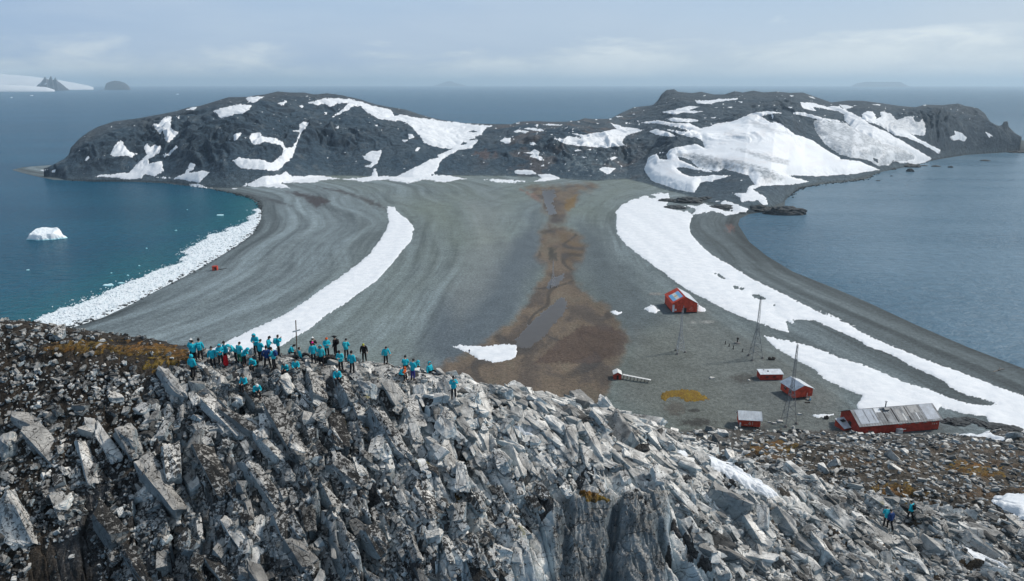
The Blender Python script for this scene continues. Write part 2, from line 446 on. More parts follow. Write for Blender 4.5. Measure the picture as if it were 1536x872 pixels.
def V3(*a): return np.array(a, float)
POSES = {}
def pose(name, lean=0.0, bow=0.0, side=0.0, arms='down', legs='stand'):
    """joint positions, facing -Y; lean = torso forward (deg), bow = head forward"""
    c, s = math.cos(rad(lean)), math.sin(rad(lean)); cs, ss = math.cos(rad(side)), math.sin(rad(side))
    ph = .95 if legs in ('stand', 'walk', 'wide') else .12
    def T(x, y, z):                                        # torso space (above the pelvis) -> body
        y2 = y * c - z * s; z2 = y * s + z * c; x2 = x * cs + z2 * ss; z3 = -x * ss + z2 * cs
        return (x2, y2, ph + z3)
    J = dict(pel=(0, 0, ph), sp=T(0, -.005, .18), ch=T(0, .01, .38), nk=T(0, -.005, .54))
    cb, sb = math.cos(rad(bow)), math.sin(rad(bow))
    def Hd(x, y, z): return T(x, -.005 + y * cb - z * sb, .54 + y * sb + z * cb)
    J['hd0'] = Hd(0, -.02, .07); J['hd'] = Hd(0, -.03, .145); J['hd1'] = Hd(0, -.02, .215); J['nose'] = Hd(0, -.125, .13); J['Hd'] = Hd
    for q, sg in (('l', 1), ('r', -1)):
        J['sh' + q] = T(sg * .185, .01, .46)
        if arms == 'down': el, wr = T(sg * .27, .03, .17), T(sg * .28, -.06, -.08)
        elif arms == 'hold': el, wr = T(sg * .27, -.06, .18), T(sg * .07, -.27, .22)
        elif arms == 'camera': el, wr = T(sg * .27, -.16, .26), T(sg * .07, -.27, .48)
        elif arms == 'pocket': el, wr = T(sg * .31, .08, .18), T(sg * .17, -.10, .02)
        elif arms == 'knees': el, wr = T(sg * .26, -.17, .20), (sg * .14, -.42, .22)
        elif arms == 'stick': el, wr = (T(.28, -.1, .2), T(.30, -.34, .12)) if sg > 0 else (T(-.27, .03, .17), T(-.28, -.06, -.08))
        elif arms == 'reach': el, wr = (T(.30, -.16, .32), T(.30, -.42, .30)) if sg > 0 else (T(-.27, -.05, .18), T(-.14, -.25, .15))
        J['el' + q] = el; J['wr' + q] = wr
        d = np.array(wr) - np.array(el); d /= np.linalg.norm(d)
        J['pm' + q] = tuple(np.array(wr) + d * .075); J['hand' + q] = d
        J['hip' + q] = (sg * .095, 0, ph - .04)
        if legs == 'stand': kn, an = (sg * .11, -.03, .50), (sg * .125, .02, .09)
        elif legs == 'wide': kn, an = (sg * .16, -.05, .50), (sg * .22, .02, .09)
        elif legs == 'walk': kn, an = ((sg * .10, -.16, .53), (sg * .10, -.14, .12)) if sg > 0 else ((sg * .10, .02, .50), (sg * .11, .22, .10))
        elif legs == 'sit': kn, an = (sg * .13, -.44, .16), (sg * .13, -.46, -.27)
        elif legs == 'sprawl': kn, an = (sg * .15, -.40, .26), (sg * .17, -.74, -.02)
        J['kn' + q] = kn; J['an' + q] = an
        f = np.array((sg * .03, -.16, -.045)); J['to' + q] = tuple(np.array(an) + f)
        J['he' + q] = tuple(np.array(an) + np.array((0, .05, -.05)))
    POSES[name] = J
    def fingers(q):
        out = []; p = np.array(J['pm' + q]); d = J['hand' + q]; sg = 1 if q == 'l' else -1
        w = np.cross(d, [0, -1, .2]); w /= np.linalg.norm(w) + 1e-9; b = np.cross(w, d)
        for k, ln in zip((-1.5, -.5, .5, 1.5), (.058, .072, .078, .066)):
            a = p + w * k * .019 - d * .012
            out.append(([tuple(a), tuple(a + d * ln * .55 + b * .006), tuple(a + d * ln + b * .026)], (.0095, .009, .0075)))
        a = p - d * .05 + w * .028
        out.append(([tuple(a), tuple(a + d * .03 + w * .026), tuple(a + d * .062 + w * .034 + b * .01)], (.012, .0105, .0085)))
        return out
    body = [([J['pel'], J['sp'], J['ch'], J['nk'], J['hd0'], J['hd'], J['hd1']], ((.135, .10), (.13, .09), (.145, .10), (.055, .055), (.072, .085), (.078, .098), (.055, .07)))]
    for q in 'lr':
        body.append(([('0', 2), J['sh' + q], J['el' + q], J['wr' + q], J['pm' + q]], (0, .06, .042, .03, (.024, .036))))
        body.append(([('0', 0), J['hip' + q], J['kn' + q], J['an' + q], tuple(np.array(J['an' + q]) + f * .35)], (0, .085, .055, .036, .026)))
    body.append(([J['Hd'](0, -.095, .155), J['nose'], J['Hd'](0, -.105, .115)], (.012, .016, .013)))
    for sg in (-1, 1): body.append(([J['Hd'](sg * .078, .0, .12), J['Hd'](sg * .086, .005, .155)], (.012, .017)))
    for q in 'lr': body += fingers(q)
    J['body'] = skin_mesh('person_body', body, 1)
    hem = -.02 if legs in ('stand', 'walk', 'wide') else .02
    jk = [([T(0, 0, hem - .19) if legs in ('stand', 'walk', 'wide') else (0, -.02, ph - .03), T(0, -.01, .08), J['sp'], J['ch'], T(0, 0, .50)], ((.215, .17), (.21, .165), (.20, .158), (.205, .16), (.10, .095)))]
    for q in 'lr':
        w2 = np.array(J['wr' + q]); jk.append(([('0', 3), tuple(np.array(J['sh' + q]) + V3(0, 0, .01)), J['el' + q], tuple(w2)], (0, .098, .078, .062)))
    J['jacket'] = skin_mesh('parka', jk, 1)
    tr = [([(0, 0, ph + .02), (0, 0, ph - .03)], ((.15, .125), (.14, .12)))]
    for q in 'lr': tr.append(([('0', 1), J['hip' + q], J['kn' + q], tuple(np.array(J['an' + q]) + V3(0, 0, .07))], (0, .105, .083, .072)))
    J['trousers'] = skin_mesh('trousers', tr, 1)
    for q in 'lr':
        a = np.array(J['an' + q])
        J['boot' + q] = skin_mesh('boot', [([tuple(a + V3(0, .01, .13)), tuple(a + V3(0, .02, 0)), tuple(a + V3(0, .045, -.045)), J['to' + q]], (.062, .06, .052, .047))], 1)
    # hat, hood, hair
    c0 = V3(*J['hd']); up = V3(*J['hd1']) - V3(*J['hd0']); up /= np.linalg.norm(up); fw = V3(*J['nose']) - c0; fw -= up * fw.dot(up); fw /= np.linalg.norm(fw); sd_ = np.cross(up, fw)
    def cap(name, rx, ry, rz, zcut, fcut, off=0.0, brim=False, bob=False):
        bm = bmesh.new(); bmesh.ops.create_icosphere(bm, subdivisions=3, radius=1)
        kill = [v for v in bm.verts if v.co.z < zcut or (fcut is not None and v.co.y > fcut and v.co.z < .55)]
        bmesh.ops.delete(bm, geom=kill, context='VERTS')
        bmesh.ops.solidify(bm, geom=bm.faces[:], thickness=.09)
        if bob:
            bmesh.ops.create_icosphere(bm, subdivisions=1, radius=.30, matrix=Matrix.Translation((0, 0, 1.18)))
        if brim: bmesh.ops.create_cone(bm, cap_ends=True, segments=16, radius1=1.75, radius2=1.65, depth=.12, matrix=Matrix.Translation((0, 0, zcut + .05)))
        for v in bm.verts:
            p = c0 + sd_ * v.co.x * rx + fw * v.co.y * ry + up * (v.co.z * rz + off); v.co = Vector(p)
        me = bpy.data.meshes.new(name); bm.to_mesh(me); bm.free(); me.polygons.foreach_set('use_smooth', np.full(len(me.polygons), True)); return me
    J['beanie'] = cap('knit_hat', .108, .128, .125, .12, None, .018, bob=True)
    J['brim_hat'] = cap('brimmed_hat', .108, .128, .12, .18, None, .02, brim=True)
    J['hood'] = cap('hood', .140, .150, .165, -.9, .45, -.005)
    J['hair'] = cap('hair', .098, .118, .118, -.55, .35, .005)
    # backpack
    b0 = V3(*T(0, .01, .30)); tu = V3(*T(0, 0, .5)) - V3(*T(0, 0, .1)); tu /= np.linalg.norm(tu); bk = V3(*T(0, 1, .1)) - V3(*T(0, 0, .1)); sx = np.cross(bk, tu)
    m = MB(); Rm = Matrix((sx, bk, tu)).transposed()
    m.box(Vector(b0 + bk * .20), (.29, .16, .44), Rm, .035); m.box(Vector(b0 + bk * .30 - tu * .05), (.22, .07, .24), Rm, .025)
    for sg in (-1, 1): m.bar(Vector(b0 + bk * .14 + sx * sg * .12 + tu * .2), Vector(b0 - bk * .165 + sx * sg * .13 + tu * .08), .018)
    J['pack'] = m.mesh('backpack', False)
pose('stand'); pose('pocket', arms='pocket', lean=3, legs='wide'); pose('camera', arms='camera', bow=8); pose('hold', arms='hold', bow=22, lean=5); pose('walk', arms='down', legs='walk', lean=8, bow=8)
pose('bend', arms='hold', lean=36, bow=25); pose('lean_left', arms='hold', lean=24, bow=25, side=10); pose('stick', arms='stick', lean=14, bow=20)
pose('sit', arms='knees', legs='sit', lean=16, bow=12); pose('sit_bow', arms='knees', legs='sit', lean=30, bow=25); pose('sprawl', arms='down', legs='sprawl', lean=-6, bow=5); pose('sit_cam', arms='camera', legs='sit', lean=12)

def person(P, yaw, pose_, jacket='teal', trousers='darkcloth', head='hood', headmat=None, pack=None, label='', scale=1.0, group='hikers on the ridge'):
    J = POSES[pose_]
    root = empty('person', P, yaw); root.scale = (scale,) * 3
    dz = 0.0
    def add(nm, me, mat):
        me2 = MESHC.get((me.name, mat))
        if me2 is None:
            me2 = me.copy(); me2.materials.clear(); me2.materials.append(MAT[mat]); MESHC[(me.name, mat)] = me2
        return link_mesh(nm, me2, None, root)
    add('body', J['body'], 'skin'); add('jacket', J['jacket'], jacket); add('trousers', J['trousers'], trousers)
    add('boot', J['bootl'], 'blackcloth'); add('boot', J['bootr'], 'blackcloth')
    if head == 'hood': add('hood', J['hood'], headmat or jacket); add('hair', J['hair'], 'hair')
    elif head == 'hair': add('hair', J['hair'], headmat or 'hair')
    else: add('hat', J[head], headmat or 'blackcloth'); add('hair', J['hair'], 'hair')
    if pack: add('backpack', J['pack'], pack)
    tag(root, label, 'person', group)
    return root
MESHC = {}
# ------------------------------------------------------------------ terrain definition
def Z(ox, oy, s):
    return lambda pts: [(ox + a / s, oy + b / s) for a, b in pts]
zA, zB, zC, zD, zE, zF = (Z(x, 130, 5.12) for x in (0, 280, 500, 740, 960, 1236))
zG = Z(900, 260, 3.7925); zH = Z(1136, 440, 3.7925); zI = Z(0, 270, 3.633); zJ = Z(320, 280, 3.6325); zK = Z(640, 260, 3.7925); zL = Z(640, 400, 3.6325)

LEFT_SHORE = [(-60, 545), (20, 518), (60, 507), (91, 496), (118, 487), (154, 475), (193, 457), (234, 435), (275, 414.5), (303, 399), (330, 383), (358, 365), (378, 350), (389.5, 330.5),
              (391, 316), (386, 304), (372, 296), (350, 290), (318, 284), (290, 279.5), (240, 274.5), (190, 272), (150, 271), (110, 271), (80, 270), (60, 266), (35, 260), (17, 255), (35, 251), (75, 248)]
RIGHT_SHORE = [(1529, 226), (1500, 227.5), (1451, 231), (1412, 235), (1398, 240), (1373, 248), (1334, 252), (1318, 258), (1300, 269), (1269, 273), (1230, 277), (1200, 283), (1187, 290),
               (1178, 298), (1177, 308), (1160, 316), (1125, 321), (1110, 328), (1107, 337), (1124, 363), (1150, 384), (1190, 408), (1243, 429), (1300, 453), (1373, 487), (1452, 521), (1536, 553), (1700, 622), (1950, 730)]
LS = [tuple(map(float, at_z(a, b, 0))) for a, b in LEFT_SHORE]
RS = [tuple(map(float, at_z(a, b, 0))) for a, b in RIGHT_SHORE]
ISLAND = LS + [(-500, 880), (-420, 1150), (-150, 1420), (300, 1750), (700, 1950), (1050, 1650), (900, 1150), (735, 985)] + RS + [(300, 60), (200, -100), (-200, -100), (-150, 50)]

SKY_L = [(68, 263), (76, 258), (80, 253.5), (82, 249), (98, 241), (103.5, 231.5), (106, 222), (119, 208), (133, 198), (146.5, 190.5), (172, 182), (205, 178), (234, 173), (264, 167), (281, 162), (300, 159), (342.5, 146), (370, 145.6), (397, 142),
       (417, 137.4), (436, 139.4), (456, 139.8), (471, 142.7), (491, 140.7), (514, 144), (544, 150.5), (563, 157), (578, 160), (609, 165), (633, 173), (656, 179), (695, 184.7), (740, 186.2), (767, 186.4), (779, 182.7), (800, 181.8),
       (822, 182.7), (849, 182.7), (867, 181), (877, 177.5), (892, 178.8), (916, 178.4), (931, 170), (951, 161), (980, 158), (987, 150.5), (992, 141.7), (1000, 135), (1011.5, 134), (1017, 137.8), (1038, 139.8), (1052, 137.8), (1071, 142),
       (1087, 141.7), (1102.6, 136.8), (1114, 139), (1130, 136), (1145.5, 138.8), (1165, 137.4), (1184.6, 139.4), (1204, 138.8), (1218, 143.7), (1247, 153.8), (1271, 151), (1294.6, 151.5), (1318, 154.4), (1349, 159), (1373, 161), (1388, 157),
       (1412, 158), (1437, 155.4), (1447, 159), (1466.5, 162.5), (1478, 171), (1486, 186.6), (1488, 193.5), (1503.6, 187.6), (1504.6, 182.7), (1512, 182), (1513, 190.5), (1519, 196), (1527, 205), (1528.5, 222)]
BASE = [(67, 263.5), (84, 264.5), (100, 268), (140, 270), (200, 270), (250, 272), (300, 278), (340, 281), (400, 281), (440, 275), (500, 268), (560, 270), (620, 272), (700, 269), (760, 269), (800, 271), (850, 274), (900, 277), (940, 275), (965, 281),
        (990, 290), (1020, 298), (1050, 306), (1080, 313), (1110, 318), (1150, 313), (1175, 301), (1185, 290), (1200, 279), (1230, 272.5), (1270, 269), (1300, 264), (1320, 256), (1370, 246.5), (1400, 238.5), (1450, 230.5), (1490, 228), (1529, 225.5)]
DEPTH = [(67, 6), (74, 12), (84, 30), (100, 90), (140, 160), (200, 230), (300, 310), (417, 350), (500, 360), (600, 330), (700, 300), (760, 260), (850, 260), (916, 380), (960, 560), (1000, 700), (1040, 740), (1130, 760), (1204, 640), (1250, 540), (1300, 430), (1373, 270), (1437, 150), (1480, 80), (1490, 45), (1520, 30), (1530, 12)]

_sp, _st = phi_tan(*np.array(SKY_L).T); o_ = np.argsort(_sp); _sp = _sp[o_]; _st = _st[o_]
_bx, _by = at_z(*np.array(BASE).T, 2.0); _bp = np.arctan2(_bx, _by); _br = np.hypot(_bx, _by); o_ = np.argsort(_bp); _bp = _bp[o_]; _br = _br[o_]
_dpx = np.array([d[0] for d in DEPTH]); _dd = np.array([d[1] for d in DEPTH])
_dsky = np.interp(_dpx, [s[0] for s in SKY_L], [s[1] for s in SKY_L])
_dp = phi_tan(_dpx, _dsky)[0]
_pg = np.linspace(_sp[0], _sp[-1], 1200); _tsm = np.interp(_pg, _sp, _st)
for _ in range(3): _tsm = np.convolve(np.pad(_tsm, 20, mode='edge'), np.ones(41) / 41, 'valid')
_smk = np.exp(-.5 * (np.arange(-3, 4) / 1.5) ** 2); _smk /= _smk.sum()

def land_d(x, y):
    return sdpoly(np.asarray(x, float), np.asarray(y, float), ISLAND)

def beach_z(d, x, y, dl=None):
    z = np.where(d > 0, 4.2 * (1 - np.exp(-d / 38.0)), d * .12)
    if dl is not None:
        z = z + .42 * (1 - 2 * np.abs(perlin(dl / 26.0 + .5 * perlin(x / 110, y / 110, 6), (x + y) / 500, 33))) * sstep(8, 40, d) + .22 * perlin(dl / 9.0 + .6 * perlin(x / 90, y / 90, 5), (x + y) / 400, 31) * sstep(4, 30, d)
    return np.maximum(z, -9)

def hill(x, y, zb):
    r = np.hypot(x, y); ph = np.arctan2(x, y)
    rb = np.interp(ph, _bp, _br, left=1e9, right=1e9)
    dep = np.interp(ph, _dp, _dd)
    ts = np.interp(ph, _sp, _st)
    rr = rb + dep
    hr = CAM_H - rr * ts
    hsm = CAM_H - rr * np.interp(ph, _pg, _tsm)
    t = (r - rb) / dep
    tc = np.clip(t, 0, 1)
    g = 1 - (1 - tc) ** 1.75
    ks = sstep(.72, 1.0, tc)
    base = np.where(t < 0, -50.0, 1.2 + (hsm * (1 - ks) + hr * ks - 1.2) * g)
    base = np.where(t > 1, hr - np.minimum((t - 1) * dep * .42 + ((t - 1) * dep) ** 2 * .0006, 400), base)
    w = np.sin(np.pi * np.clip(tc, 0, 1) ** .8) ** .8 * (t > 0) * (t < 1)
    amp = np.minimum(hr, 90) / 90.0
    rough = .45 + .9 * sstep(-.1, .5, fbm(x / 170, y / 170, 3, 3))
    dark = 1 - .55 * sstep(np.radians(13), np.radians(17), ph) * (1 - sstep(np.radians(29), np.radians(31), ph))
    n = fbm(x / 75, y / 75, 11, 3) * 5.0
    rib = ridged(ph * rb / 34.0 + 1.0 * perlin(x / 60, y / 60, 8) + .4 * perlin(x / 19, y / 19, 9), t * 2.3 + .6 * perlin(x / 45, y / 45, 10), 21, 4, .55) * 6.4 * rough * dark * sstep(.05, .25, tc) * (1 - .6 * sstep(.55, .95, tc))
    fine = ridged(x / 22, y / 22, 41, 4, .55) * 1.7 * rough * dark
    smooth = np.where(t >= 0, base + w * amp * n * .6, base)
    full = np.where(t >= 0, base + w * amp * (n + rib + fine), base)
    inside = (t > 0) & (t < 1.0)
    return smooth, full, t

# ------------------------------------------------------------------ main polar grid
NCOL = 1300
PH = np.radians(np.linspace(-43, 43, NCOL))
tan_r = 97 / np.linspace(97 / 100.0, 97 / 620.0, 430)
R1 = np.concatenate([tan_r, np.linspace(620, 1500, 520)[1:], np.linspace(1500, 2050, 60)[1:]])
GP, GR = np.meshgrid(PH, R1)
GX = GR * np.sin(GP); GY = GR * np.cos(GP)
GD = land_d(GX, GY)
GDL = polyline_dist(GX, GY, LS); GDR = polyline_dist(GX, GY, RS)
GB = beach_z(GD, GX, GY, GDL)
HS, HF, HT = hill(GX, GY, GB)
GZ = np.maximum(GB, HF); GZS = np.maximum(GB, HS)
GIH = (HF > GB) & (HT > 0)
PXG, PYG, _ = project(GX, GY, GZ)
FRONT = HT < 1.01

def lerp(a, b, t): return a + (np.asarray(b) - a) * t
def paint(base, col, m):
    return base + (np.asarray(col) - base) * m[..., None]

def paint_beach():
    c = np.zeros(GX.shape + (4,)); c[..., 3] = 1
    k = c[..., :3]
    k[...] = (.142, .175, .186)
    wl = sstep(-60, 60, GDR - GDL + 20 * fbm(GX / 120, GY / 120, 2, 2))
    along = (GX + GY)
    wob = 2.2 * perlin(GX / 130, GY / 130, 77) 
    bl = fbm(GDL / 11 + wob, along / 260, 91, 4, .6) ; br = fbm(GDR / 9 + wob, along / 260, 92, 4, .6)
    b = bl * wl + br * (1 - wl)
    b2 = fbm(GDL / 3.4 + wob, along / 150, 191, 3, .6) * wl + fbm(GDR / 3.2 + wob, along / 150, 192, 3, .6) * (1 - wl)
    k *= (1 + .40 * np.clip(b, -1.3, 1.1) + .22 * np.clip(b2, -1.2, 1.2))[..., None]
    # dark wet strip by the water, storm ridges
    wet = 1 - sstep(2, 16, GD)
    k *= (1 - .38 * wet)[..., None]
    rb = (1 - sstep(25, 60, GDR)) * sstep(430, 300, PYG * 0 + GR * .8)
    k *= (1 - .30 * (1 - sstep(20, 75, GDR)))[..., None]
    # olive cast in the middle of the plain
    mid = sstep(60, 130, np.minimum(GDL, GDR)) * (.5 + .5 * fbm(GX / 70, GY / 160, 15, 3))
    k[...] = paint(k, (.136, .164, .142), np.clip(mid, 0, 1) * .9)
    nl = fbm(GX / 40, GY / 110, 51, 4, .6)
    dk = sdpoly(PXG, PYG, [(640, 520), (700, 430), (765, 370), (800, 330), (812, 345), (795, 420), (745, 480), (690, 540)], 80)
    k[...] = paint(k, (.088, .110, .126), sstep(-30, 14, dk + nl * 16) * .95)
    dk = sdpoly(PXG, PYG, [(870, 340), (920, 400), (960, 440), (1000, 480), (950, 500), (905, 440), (875, 400)], 60)
    k[...] = paint(k, (.095, .118, .128), sstep(-26, 10, dk + nl * 14) * .8)
    lt = sdpoly(PXG, PYG, [(700, 300), (740, 300), (760, 350), (740, 420), (690, 470), (680, 430), (715, 370)], 60)
    k[...] = paint(k, (.185, .205, .198), sstep(-25, 12, lt + nl * 12) * .5)
    # dark peaty strips at the head of the left beach
    for pl, cc, s in ((zJ([(380, 20), (470, 30), (600, 60), (640, 80), (600, 100), (560, 120), (500, 70), (420, 40)]), (.045, .036, .038), 3),
                   (zJ([(560, 0), (700, 20), (830, 60), (900, 90), (935, 110), (940, 125), (870, 105), (780, 60), (660, 25)]), (.055, .05, .05), 3),
                   (zJ([(130, 30), (200, 38), (270, 60), (340, 70), (430, 100), (440, 115), (370, 95), (280, 75)]), (.06, .065, .07), 3)):
        d = sdpoly(PXG, PYG, pl, 30); k[...] = paint(k, cc, sstep(-2.0, s, d + 2.2 * fbm(PXG / 9, PYG / 3, 61, 3)) * .85)
    # brown mud flat down the middle
    mud = [(824.6, 336), (814, 340), (809, 352), (809, 365), (805, 381), (809, 392), (819, 400), (814, 413), (806, 429), (790, 452), (772, 479), (750, 493.6), (717, 518), (681, 540), (650, 552), (640, 640), (890, 660),
           (905, 603), (921, 565), (937, 532), (944, 510), (932, 488), (910, 458), (882, 441), (868.5, 427.5), (864, 418), (861.5, 402), (875, 386.6), (880, 371), (875, 357.6), (859, 344), (840, 339)]
    mud2 = [(777, 282), (788, 282), (809, 299.6), (818, 318), (824, 334), (838, 338), (851, 330), (852, 316), (862, 300), (872, 290), (898, 281), (888, 276), (840, 278)]
    d = np.maximum(sdpoly(PXG, PYG, mud, 60), sdpoly(PXG, PYG, mud2, 30))
    e = d + 5 * fbm(PXG / 22, PYG / 14, 71, 4, .6)
    tint = fbm(GX / 14, GY / 30, 73, 4, .6)
    mc = paint(np.zeros_like(k) + (.130, .102, .076), (.080, .063, .049), sstep(-.1, .6, tint))
    mc = paint(mc, (.132, .112, .084), sstep(.1, .8, -tint) * .8)
    mc = paint(mc, (.118, .084, .050), sstep(0, 16, sdpoly(PXG, PYG, [(835, 340), (872, 352), (878, 380), (850, 398), (840, 370)], 30) + 6) * .7)
    k[...] = paint(k, mc, sstep(-6, 7, e))
    ch = np.abs(perlin(GX / 26 + .8 * perlin(GX / 40, GY / 40, 79), GY / 120 + .3 * perlin(GX / 30, GY / 60, 80), 78)); k[...] = paint(k, (.052, .046, .041), sstep(.10, .03, ch) * sstep(0, 6, e) * .8)
    for pl, cc in (([(850, 300), (866, 292), (862, 310), (852, 318), (846, 312)], (.15, .095, .035)), ([(780, 283), (800, 290), (814, 302), (812, 303), (796, 296)], (.165, .105, .08)),
                   ([(822, 372), (832, 374), (836, 390), (824, 392)], (.045, .045, .04)), ([(870, 490), (905, 487), (940, 500), (935, 530), (890, 545), (800, 545), (840, 510)], (.075, .052, .042))):
        dd = sdpoly(PXG, PYG, pl, 30); k[...] = paint(k, cc, sstep(-2.5, 2.5, dd + 3 * fbm(PXG / 8, PYG / 5, 75, 3)) * .8)
    c[..., 3] = 1 - .5 * sstep(-4, 5, e) * sstep(-.2, .5, tint)
    # trampled dark and pale ground about the huts
    hut = sdpoly(PXG, PYG, [(960, 500), (1040, 470), (1120, 510), (1250, 590), (1260, 640), (1100, 660), (1000, 640), (930, 600)], 80)
    k[...] = paint(k, (.138, .142, .130), sstep(-30, 20, hut + 12 * nl) * .6)
    for (px, py, rx, ry, cc, s) in ((1115, 568, 26, 10, (.07, .068, .062), .75), (1040, 616, 14, 4, (.03, .028, .026), .8), (1015, 622, 12, 3, (.05, .045, .04), .6), (1045, 634, 34, 9, (.035, .032, .03), .8), (1085, 648, 22, 8, (.05, .046, .042), .7),
                                 (1013, 612, 20, 14, (.10, .085, .07), .6), (1060, 652, 90, 12, (.085, .078, .068), .6), (1060, 483, 16, 3, (.38, .38, .36), .6), (1040, 484, 6, 2.5, (.35, .35, .33), .5), (985, 441, 12, 2.2, (.36, .30, .26), .5), (1300, 650, 120, 10, (.10, .095, .09), .8)):
        q = 1 - np.hypot((PXG - px) / rx, (PYG - py) / ry) + .35 * fbm(PXG / 7, PYG / 4, 81, 3)
        k[...] = paint(k, cc, sstep(0, .6, q) * s)
    # reddish algae on the shingle behind the rock point
    q = 1 - np.hypot((PXG - 1095) / 9, (PYG - 342) / 9) + .5 * fbm(PXG / 4, PYG / 4, 83, 3)
    k[...] = paint(k, (.24, .13, .11), sstep(.1, .7, q) * .45)
    return c

def paint_hill():
    c = np.zeros(GX.shape + (4,)); c[..., 3] = 1
    k = c[..., :3]
    k[...] = (.042, .060, .074)
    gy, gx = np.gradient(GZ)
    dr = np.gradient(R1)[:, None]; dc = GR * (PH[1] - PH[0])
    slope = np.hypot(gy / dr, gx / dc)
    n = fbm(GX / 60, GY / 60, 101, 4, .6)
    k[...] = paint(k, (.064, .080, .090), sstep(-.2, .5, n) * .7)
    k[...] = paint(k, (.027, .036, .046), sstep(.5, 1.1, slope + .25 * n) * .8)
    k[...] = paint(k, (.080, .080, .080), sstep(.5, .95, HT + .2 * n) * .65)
    rt = sstep(np.radians(5), np.radians(9), GP)
    k[...] = paint(k, (.076, .086, .092), rt * .45)
    sd_ = sstep(700, 760, PXG) * sstep(980, 930, PXG)
    k[...] = paint(k, (.105, .080, .070), sd_ * sstep(.05, .6, fbm(GX / 45, GY / 45, 107, 4, .6)) * .7)
    k[...] = paint(k, (.10, .105, .105), sstep(.35, .8, fbm(GX / 14, GY / 14, 109, 4, .65)) * .6)
    q = 1 - np.hypot((PXG - 728) / 26, (PYG - 232) / 12) + .5 * fbm(PXG / 10, PYG / 6, 103, 3)
    k[...] = paint(k, (.13, .075, .06), sstep(.2, .8, q) * .6)
    q = 1 - np.hypot((PXG - 880) / 70, (PYG - 245) / 26) + .7 * fbm(PXG / 8, PYG / 6, 105, 4, .7)
    k[...] = paint(k, (.17, .185, .18), sstep(.45, 1.0, q) * .6)
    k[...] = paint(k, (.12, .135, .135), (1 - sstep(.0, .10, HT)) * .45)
    return c

CB = paint_beach(); CH = paint_hill()
CB[..., :3] *= (1.10 - .20 * sstep(840, 900, PXG) * sstep(300, 340, PYG))[..., None]; CB[..., :3] *= np.where((PXG > 1390) & (PYG < 250), .4, 1)[..., None]; CH[..., :3] *= np.array([.96, 1.12, 1.26])
wh = sstep(-.8, 1.2, HF - GB) * GIH
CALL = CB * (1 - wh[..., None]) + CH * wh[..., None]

def grid_object(name, keep, mat, cols, zz=None, smooth=True):
    zz = GZ if zz is None else zz
    used, fc = grid_cells(keep)
    if not len(used): print('EMPTY', name); return None
    V = np.stack([GX.ravel()[used], GY.ravel()[used], zz.ravel()[used]], 1)
    me = mesh_np(name, V, fc, smooth, cols.reshape(-1, 4)[used] if cols is not None else None)
    return link_mesh(name, me, mat)

def dil(m, n=1):
    for _ in range(n):
        q = m.copy(); q[1:] |= m[:-1]; q[:-1] |= m[1:]; q[:, 1:] |= m[:, :-1]; q[:, :-1] |= m[:, 1:]; m = q
    return m
landmask = GD > -25
split = np.radians(1.2)
bm_ = landmask & ~(GIH)
tag(grid_object('gravel_beach', dil(bm_, 1) & landmask, MAT['gravel'], CALL), kind='structure')
hm = dil(GIH & (GZ > -8), 1)
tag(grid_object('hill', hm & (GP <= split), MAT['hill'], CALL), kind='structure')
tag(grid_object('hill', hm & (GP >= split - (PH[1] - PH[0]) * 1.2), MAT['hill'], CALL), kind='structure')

# ------------------------------------------------------------------ snow, draped as thin melting sheets
def snow(name, label, polys, thick=.5, soft=2.2, holes=(), mat='snow', cat='snow patch', group=None, kind=None, rag=1.3, flat=0.0, cols=None, front=True, extra=None):
    if not isinstance(polys[0][0], (tuple, list)): polys = [polys]
    D = np.full(GX.shape, -1e9)
    for p in polys:
        D = np.maximum(D, sdpoly(PXG, PYG, p, 8))
    if extra is not None: D = np.maximum(D, extra)
    for h in holes:
        D = np.minimum(D, np.where((dh := sdpoly(PXG, PYG, h, 30)) < -1e8, 1e9, -dh))
    near = D > -8
    nz = np.zeros(GX.shape)
    nz[near] = rag * (.7 * fbm(PXG[near] / 2.6, PYG[near] / 1.3, 311, 3, .6) + .9 * fbm(PXG[near] / 7, PYG[near] / 3.2, 301, 4, .6) + .5 * fbm(GX[near] / 9, GY[near] / 9, 305, 3))
    D = D + nz
    keep = (D > -1.6) & (FRONT if front else True) & (GD > -3)
    keep = dil(keep, 1)
    off = np.where(D > 0, thick * (1 - np.exp(-np.maximum(D, 0) / soft)), np.maximum(D, -4) * .35 - .02)
    off = off + np.where(D > 0, .0, 0)
    w = sstep(1, 10, D) * flat
    zz = GZ + off
    if flat: zz = np.maximum(zz - 1e9 * (w < 0), zz * (1 - w) + (GZS + thick * 2.0) * w)
    c4 = None
    if cols is not None:
        c4 = np.zeros(GX.shape + (4,)); c4[..., 3] = 1; cols(c4)
    o = grid_object(name, keep, MAT[mat], c4, zz)
    if o is None: print('  lost:', label); return None
    tag(o, label, cat, group, kind)
    return o

CRUMBS = []
def snow_set(items, group, **kw):
    for lab, p in items:
        if isinstance(p[0][0], (tuple, list)) and len(p) > 1 and 'great' not in lab: CRUMBS.extend(p)        # loose scraps join the scattered crumbs
        else: snow('snow_patch', lab, p, group=group, **({**kw, 'holes': GREAT_HOLES} if 'great' in lab else kw))

